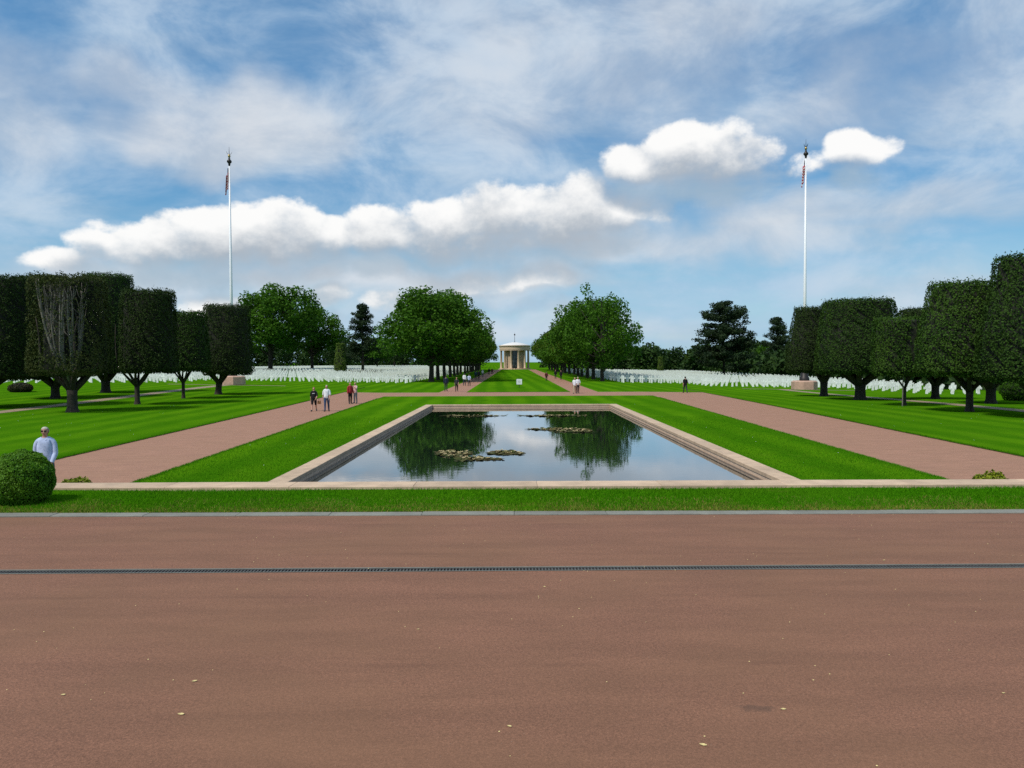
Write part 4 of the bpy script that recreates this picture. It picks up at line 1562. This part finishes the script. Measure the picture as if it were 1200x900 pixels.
for _ in range(130):
    d_ = 3.0 + 5.2 * r.uniform() ** .8
    x, y = r.uniform(-.7, .7) * d_, d_
    s_ = r.uniform(.002, .0055)
    m.add([(x - s_, y, TZ + .002), (x, y - s_ * .6, TZ + .002), (x + s_, y, TZ + .003), (x, y + s_ * .6, TZ + .004)], [(0, 1, 2, 3)])
tag(m.obj('debris', MT['petal']), 'tiny pale specks of plant debris on the terrace', 'debris', kind='stuff')


# ------------------------------------------------------------------ people
def cloth(name, col, var=.12, scale=9):
    return simple('cloth_' + name, col, .85, var=var, scale=scale, spec=.2, bump=.25, bscale=14)


CL = {k: cloth(k, v) for k, v in dict(pale_blue=(.43, .50, .68), white=(.74, .75, .77), black=(.012, .012, .014), jeans=(.045, .075, .15), navy=(.020, .028, .055),
      red=(.32, .030, .035), grey=(.12, .13, .15), khaki=(.36, .29, .19), pink=(.60, .38, .36), charcoal=(.035, .036, .040), teal=(.030, .090, .11), maroon=(.10, .018, .020)).items()}
HAIR = {'white': simple('hair_white', (.46, .42, .34), .7, var=.25, scale=60), 'brown': simple('hair_brown', (.07, .042, .025), .7, var=.3, scale=60),
        'ginger': simple('hair_ginger', (.26, .11, .04), .7, var=.3, scale=60), 'dark': simple('hair_dark', (.018, .014, .012), .7, var=.3, scale=60),
        'blond': simple('hair_blond', (.45, .33, .17), .7, var=.25, scale=60)}
SHOE = simple('shoe', (.02, .02, .022), .6)
GLASSES = simple('dark_lens', (.01, .008, .008), .15)
LIP = simple('lip', (.34, .13, .11), .6)


def skeleton(pose, build):
    J, E = [], []                           # (pos, rx, ry, tag), (i, j)

    def add(p, r_, tag_, par=None):
        J.append((Vector(p), r_ if isinstance(r_, tuple) else (r_, r_), tag_))
        if par is not None:
            E.append((par, len(J) - 1))
        return len(J) - 1
    lean = pose.get('lean', 0.0)
    w_ = build
    pel = add((0, 0, .95), (.155 * w_, .115 * w_), 'pelvis')
    bel = add((0, -.01 - lean * .1, 1.09), (.145 * w_, .115 * w_), 'torso', pel)
    che = add((0, 0 - lean * .3, 1.29), (.165 * w_, .115 * w_), 'torso', bel)
    nb = add((0, .012 - lean * .45, 1.44), (.105, .075), 'torso', che)
    nk = add((0, .004 - lean * .5, 1.51), (.053, .055), 'neck', nb)
    jw = add((0, -.016 - lean * .55, 1.575), (.058, .074), 'head', nk)
    fc = add((0, -.008 - lean * .57, 1.635), (.073, .094), 'head', jw)
    tp = add((0, .004 - lean * .58, 1.70), (.070, .088), 'head', fc)
    add((0, .006 - lean * .58, 1.745), (.038, .048), 'head', tp)
    add((0, -.112 - lean * .57, 1.612), (.013, .016), 'head', fc)      # nose
    for s_ in (-1, 1):
        add((s_ * .080, .006 - lean * .57, 1.630), (.012, .022), 'head', fc)   # ears
    k = 0 if pose.get('swap') else 1
    for i, s_ in enumerate((-1, 1)):
        a, kn = pose['legs'][i]
        a, kn = R(a), R(kn)
        hp = Vector((s_ * .088 * w_ ** .5, 0, .90))
        h_ = add(hp, .088 * w_ ** .7, 'pelvis', pel)
        kp = hp + Vector((s_ * .012, -math.sin(a) * .42, -math.cos(a) * .42))
        mid = add((hp + kp) / 2, .078 * w_ ** .5, 'thigh', h_)
        k_ = add(kp, .056, 'thigh', mid)
        b = a - kn
        ap = kp + Vector((0, -math.sin(b) * .42, -math.cos(b) * .42))
        cf = add(kp + (ap - kp) * .35 + Vector((0, .012, 0)), .053, 'shank', k_)
        a_ = add(ap, .037, 'shank', cf)
        hl = add(ap + Vector((0, .03, -.045)), .032, 'foot', a_)
        fd = Vector((s_ * .03, -.13 * math.cos(b * .6), -.05 - .10 * math.sin(-b) * .6))
        bl = add(ap + fd, (.040, .028), 'foot', a_)
        add(ap + fd * 1.35 + Vector((0, 0, .004)), (.030, .018), 'foot', bl)
    for i, s_ in enumerate((-1, 1)):
        a, e, ab = (R(q) for q in pose['arms'][i])
        sh = Vector((s_ * .150 * (.85 + .15 * w_), .010 - lean * .42, 1.395))
        s0 = add(sh, .056, 'torso', nb)
        d1 = Vector((s_ * math.sin(ab), -math.sin(a) * math.cos(ab), -math.cos(a) * math.cos(ab)))
        s1 = sh + Vector((s_ * .035, 0, -.02))
        ud = add(s1 + d1 * .06, .050, 'uarm', s0)
        el = s1 + d1 * .29
        e_ = add(el, .041, 'uarm', ud)
        d2 = Vector((s_ * math.sin(ab) * .6 - s_ * pose.get('inward', 0.0) * (1 if e > .3 else 0), -math.sin(a + e) * math.cos(ab), -math.cos(a + e) * math.cos(ab))).normalized()
        wr = el + d2 * .25
        f_ = add(el + d2 * .09, .040, 'farm', e_)
        w2 = add(wr, .026, 'farm', f_)
        pm = add(wr + d2 * .055, (.030, .020), 'hand', w2)
        side = Vector((0, -1, 0)) if abs(d2.y) < .7 else Vector((0, 0, 1))
        inw = Vector((-s_, 0, 0))
        for q, (o_, L) in enumerate(((.028, .070), (.010, .080), (-.009, .075), (-.026, .058))):
            b0 = wr + d2 * .095 + side * o_
            k1 = add(b0, .0095, 'hand', pm)
            k2 = add(b0 + d2 * L * .5 + inw * .010, .0085, 'hand', k1)
            add(b0 + d2 * L + inw * .030, .007, 'hand', k2)
        t1 = add(wr + d2 * .045 + side * .038 + inw * .01, .011, 'hand', pm)
        add(wr + d2 * .090 + side * .050 + inw * .022, .0085, 'hand', t1)
    return J, E


def shell(me, keep, off, name):
    """garment: the body faces in keep, pushed out along the normals"""
    vid = {}
    vs_, fs = [], []
    for p in me.polygons:
        if keep[p.index]:
            f = []
            for v_ in p.vertices:
                if v_ not in vid:
                    vid[v_] = len(vs_)
                    q = me.vertices[v_]
                    vs_.append(q.co + q.normal * off)
                f.append(vid[v_])
            fs.append(tuple(f))
    n = bpy.data.meshes.new(name)
    n.from_pydata(vs_, [], fs)
    n.update()
    return n


def person(loc, face, label, top, legs, hair='brown', height=1.74, pose=None, build=1.0, sleeves='short', shorts=False, sub=1, glasses=False, group=None, bald=False, headturn=0):
    pose = pose or {}
    pose = {'legs': pose.get('legs', ((4, 3), (-4, 3))), 'arms': pose.get('arms', ((4, 12, 8), (-2, 12, 8))), 'lean': pose.get('lean', 0), 'inward': pose.get('inward', .3)}
    J, E = skeleton(pose, build)
    me = bpy.data.meshes.new('body_cage')
    me.from_pydata([j[0] for j in J], E, [])
    o = link('body_cage', me)
    md = o.modifiers.new('skin', 'SKIN')
    md.use_smooth_shade = True
    for i, j in enumerate(J):
        sv = me.skin_vertices[0].data[i]
        sv.radius = j[1]
        sv.use_root = (i == 0)
    ms = o.modifiers.new('sub', 'SUBSURF')
    ms.levels = ms.render_levels = sub
    dg = bpy.context.evaluated_depsgraph_get()
    body = bpy.data.meshes.new_from_object(o.evaluated_get(dg))
    bpy.data.objects.remove(o)
    body.name = 'person'
    # nearest bone of every face
    A = np.array([J[a][0] for a, b in E])
    B = np.array([J[b][0] for a, b in E])
    T = [J[b][2] for a, b in E]
    C = np.array([p.center for p in body.polygons])
    d = B - A
    t = np.clip(((C[:, None] - A) * d).sum(2) / np.maximum((d * d).sum(1), 1e-9), 0, 1)
    dist = np.linalg.norm(C[:, None] - (A + t[..., None] * d), axis=2)
    nb = dist.argmin(1)
    tg = [T[i] for i in nb]
    tt = t[np.arange(len(nb)), nb]
    z = C[:, 2]
    zmin = min(v_.co.z for v_ in body.vertices)
    sc = height / 1.765
    base = np.array([True] * len(tg))
    fore = {'short': lambda i: tg[i] == 'uarm', 'long': lambda i: tg[i] in ('uarm', 'farm')}[sleeves]
    shirt = [(tg[i] == 'torso' or (tg[i] == 'pelvis' and z[i] > .87) or (tg[i] == 'neck' and z[i] < 1.47) or fore(i)) for i in range(len(tg))]
    trous = [(tg[i] in ('pelvis', 'thigh') and z[i] < 1.0 and (not shorts or z[i] > .48)) or (not shorts and tg[i] == 'shank') for i in range(len(tg))]
    shoes = [tg[i] == 'foot' for i in range(len(tg))]
    yh = C[:, 1] + pose['lean'] * .57
    hairf = [tg[i] == 'head' and ((z[i] > 1.70) or (yh[i] > -.005 and z[i] > 1.60) or (yh[i] > .03 and z[i] > 1.53)) for i in range(len(tg))]
    p_ = link('person', body, MT['skin'], loc=(loc[0], loc[1], loc[2] - zmin * sc + .012), rz=face, smooth=True)
    p_.scale = (sc, sc, sc)
    tag(p_, label, 'person', group)
    link('trousers' if not shorts else 'shorts', shell(body, trous, .012, 'trousers'), CL[legs], parent=p_, smooth=True)
    link('shirt', shell(body, shirt, .022, 'shirt'), CL[top], parent=p_, smooth=True)
    link('shoes', shell(body, shoes, .010, 'shoes'), SHOE, parent=p_, smooth=True)
    link('hair', shell(body, hairf, .010, 'hair'), HAIR[hair], parent=p_, smooth=True)
    yf = -.104 - pose['lean'] * .57
    if glasses:
        m = MB()
        for s_ in (-1, 1):
            m.lathe([(0, 0), (.026, .0), (.024, .006), (0, .008)], 10, (s_ * .034, 0, 0))
        m.v = [(x, yf + .006 - z_, 1.652 + y) for x, y, z_ in m.v]
        m.box(-.012, .012, yf - .004, yf, 1.652, 1.66)
        for s_ in (-1, 1):
            m.box(s_ * .060 - .003, s_ * .060 + .003, yf + .01, yf + .105, 1.650, 1.660)
            m.box(s_ * .068 - .009, s_ * .068 + .003, yf + .09, yf + .11, 1.650, 1.659)
        m.obj('sunglasses', GLASSES, p_)
    elif sub > 1:
        m = MB()
        for s_ in (-1, 1):
            m.lathe([(0, 0), (.011, .0), (.008, .006), (0, .008)], 8, (s_ * .032, 0, 0))
        m.v = [(x, yf + .016 - z_, 1.645 + y * .6) for x, y, z_ in m.v]
        m.obj('eyes', GLASSES, p_)
    if sub > 1:
        MB().tube([(-.026, yf + .026, 1.567), (0, yf + .014, 1.569), (.026, yf + .026, 1.567)], [.002, .006, .002], 6).obj('mouth', LIP, p_)
    return p_


WALK = {'legs': ((24, 6), (-18, 22)), 'arms': ((-22, 12, 8), (20, 24, 8))}
WALK2 = {'legs': ((-16, 24), (22, 5)), 'arms': ((20, 25, 9), (-20, 12, 9))}
STROLL = {'legs': ((12, 5), (-10, 14)), 'arms': ((-10, 14, 9), (10, 18, 9))}
STAND = {'legs': ((3, 2), (-3, 2)), 'arms': ((3, 14, 8), (3, 14, 8))}
PHOTO = {'legs': ((3, 3), (-3, 3)), 'arms': ((52, 88, 14), (52, 88, 14)), 'inward': .5}
GP = 'visitors on the paths'


def at_feet(px, py):
    p = hit(px, py)
    return (p.x, p.y, ground_z(p.x, p.y) + .008)


# man on the lower path, head and trunk showing over the bush
p = at_depth(52.5, 500, 18.7)
hm = p.z - .01
man = person((p.x, 18.7, .008), R(14), 'man in a pale blue long sleeved shirt and sunglasses behind the round bush', 'pale_blue', 'grey', 'white', hm, STROLL, 1.16, 'long', sub=2, glasses=True, group=GP)
m = MB()
for zb in (1.02, 1.12, 1.22, 1.32):
    m.lathe([(0, 0), (.007, 0), (.006, .004), (0, .005)], 8, (0, 0, 0))
    k = len(m.v) - 32
    rr_ = {1.02: .160, 1.12: .162, 1.22: .155, 1.32: .150}[zb]
    m.v[k:] = [(x, -rr_ - z_ - .004, zb + y) for x, y, z_ in m.v[k:]]
m.obj('shirt_button', MT['white'], man)
m = MB()
for s_ in (-1, 1):
    m.add([(s_ * .008, -.075, 1.462), (s_ * .062, -.052, 1.500), (s_ * .078, .02, 1.512), (s_ * .095, .015, 1.470), (s_ * .085, -.075, 1.455), (s_ * .040, -.108, 1.425)],
          [(0, 1, 4, 5), (1, 2, 3, 4)])
cl_ = m.obj('collar', CL['pale_blue'], man)
cl_.modifiers.new('thickness', 'SOLIDIFY').thickness = .008

p = at_feet(368, 482)
a_ = person(p, R(6), 'person walking in a black printed t-shirt and black shorts on the left path', 'black', 'black', 'ginger', 1.70, WALK, 1.12, 'short', True, sub=2, group=GP)
m = MB()
for k, (xa, xb) in enumerate(((-.085, -.05), (-.04, -.005), (.005, .035), (.045, .08))):
    m.box(xa, xb, -.158 - .012 * (abs(xa + xb) < .06), -.12, 1.285, 1.325)
m.obj('shirt_print', MT['white'], a_)
# small bag in the near hand
bg_ = empty('hand_bag', (p[0] + .36, p[1] - .02, p[2] + .62))
tag(bg_, 'small brown bag carried between the two nearest walkers', 'bag')
BAGM = simple('bag_leather', (.22, .10, .035), .6)
MB().cbox(-.11, .11, -.05, .05, -.13, .09, .03).obj('pouch', BAGM, bg_)
MB().tube([(-.08, 0, .08), (-.05, 0, .17), (0, 0, .20), (.05, 0, .17), (.08, 0, .08)], .012, 6).obj('handle', BAGM, bg_)
p = at_feet(383, 482.3)
person(p, R(8), 'man in a white t-shirt and blue jeans walking beside the one in black', 'white', 'jeans', 'white', 1.78, STROLL, 1.14, 'short', sub=2, group=GP)
p = at_feet(410.5, 473.6)
person(p, R(35), 'person in a red jacket and black trousers at the end of the left path', 'red', 'black', 'blond', 1.70, STAND, 1.0, 'long', sub=2, group=GP)
p = at_feet(416.5, 473.0)
person(p, R(-30), 'person in a pale pink top raising both arms beside the red jacket', 'pink', 'grey', 'blond', 1.68, PHOTO, .98, 'short', sub=2, group=GP)
PPL = [
    (522.6, 458.7, 176, 'person in a navy jacket where the left avenue path meets the cross path', 'navy', 'charcoal', 'dark', 1.76, STAND, 'long'),
    (535.2, 458.9, 4, 'person in black and white coming off the left avenue path', 'charcoal', 'black', 'brown', 1.68, WALK, 'short'),
    (544.2, 452.0, 175, 'person in a white top on the left avenue path, left of a pair', 'white', 'navy', 'dark', 1.72, STROLL, 'long'),
    (549.8, 452.4, 178, 'person in a pale blue top, right of the pair on the left avenue path', 'pale_blue', 'charcoal', 'brown', 1.70, WALK, 'short'),
    (557.5, 445.2, 170, 'person in a teal jacket further up the left avenue path', 'teal', 'charcoal', 'dark', 1.72, STAND, 'long'),
    (561.0, 445.0, 185, 'person in dark clothes beside the teal jacket', 'charcoal', 'black', 'dark', 1.74, STROLL, 'long'),
    (565.6, 442.4, 178, 'person in a white top far up the left avenue path', 'white', 'grey', 'white', 1.70, STAND, 'short'),
    (573.0, 439.2, 180, 'dark clothed person furthest up the left avenue path', 'black', 'black', 'dark', 1.74, STAND, 'long'),
    (576.6, 438.4, 10, 'dark clothed person just right of the furthest one on the left avenue path', 'maroon', 'black', 'dark', 1.72, WALK2, 'long'),
    (673.6, 461.3, -6, 'person in a white top and khaki trousers on the cross path, right', 'white', 'khaki', 'blond', 1.72, WALK, 'short'),
    (677.2, 461.0, 4, 'person in white and dark trousers beside the khaki trousers', 'white', 'charcoal', 'white', 1.70, STROLL, 'short'),
    (640.4, 446.6, 182, 'person in maroon and black on the right avenue path', 'maroon', 'black', 'dark', 1.70, WALK, 'long'),
    (651.0, 444.0, 5, 'left one of two dark clothed people under the right avenue trees', 'black', 'charcoal', 'dark', 1.74, STAND, 'long'),
    (657.4, 445.2, -10, 'right one of two dark clothed people under the right avenue trees', 'black', 'black', 'dark', 1.72, STAND, 'long'),
    (803.0, 460.6, 182, 'person in black walking at the corner of the right path', 'black', 'charcoal', 'dark', 1.80, WALK2, 'short'),
    (601.0, 433.6, 0, 'left dark figure at the chapel door', 'black', 'black', 'dark', 1.76, STAND, 'long'),
    (604.4, 433.6, 20, 'right dark figure at the chapel door', 'charcoal', 'black', 'dark', 1.70, STAND, 'long'),
]
for px, py, fa, lb, tp, lg, hr, ht, ps, sl in PPL:
    if py < 434:
        q = at_depth(px, py, 323.0)
        l_ = (q.x, 323.0, .01)
    else:
        l_ = at_feet(px, py)
    person(l_, R(fa), lb, tp, lg, hr, ht, ps, 1.06, sl, sub=1, group=GP)
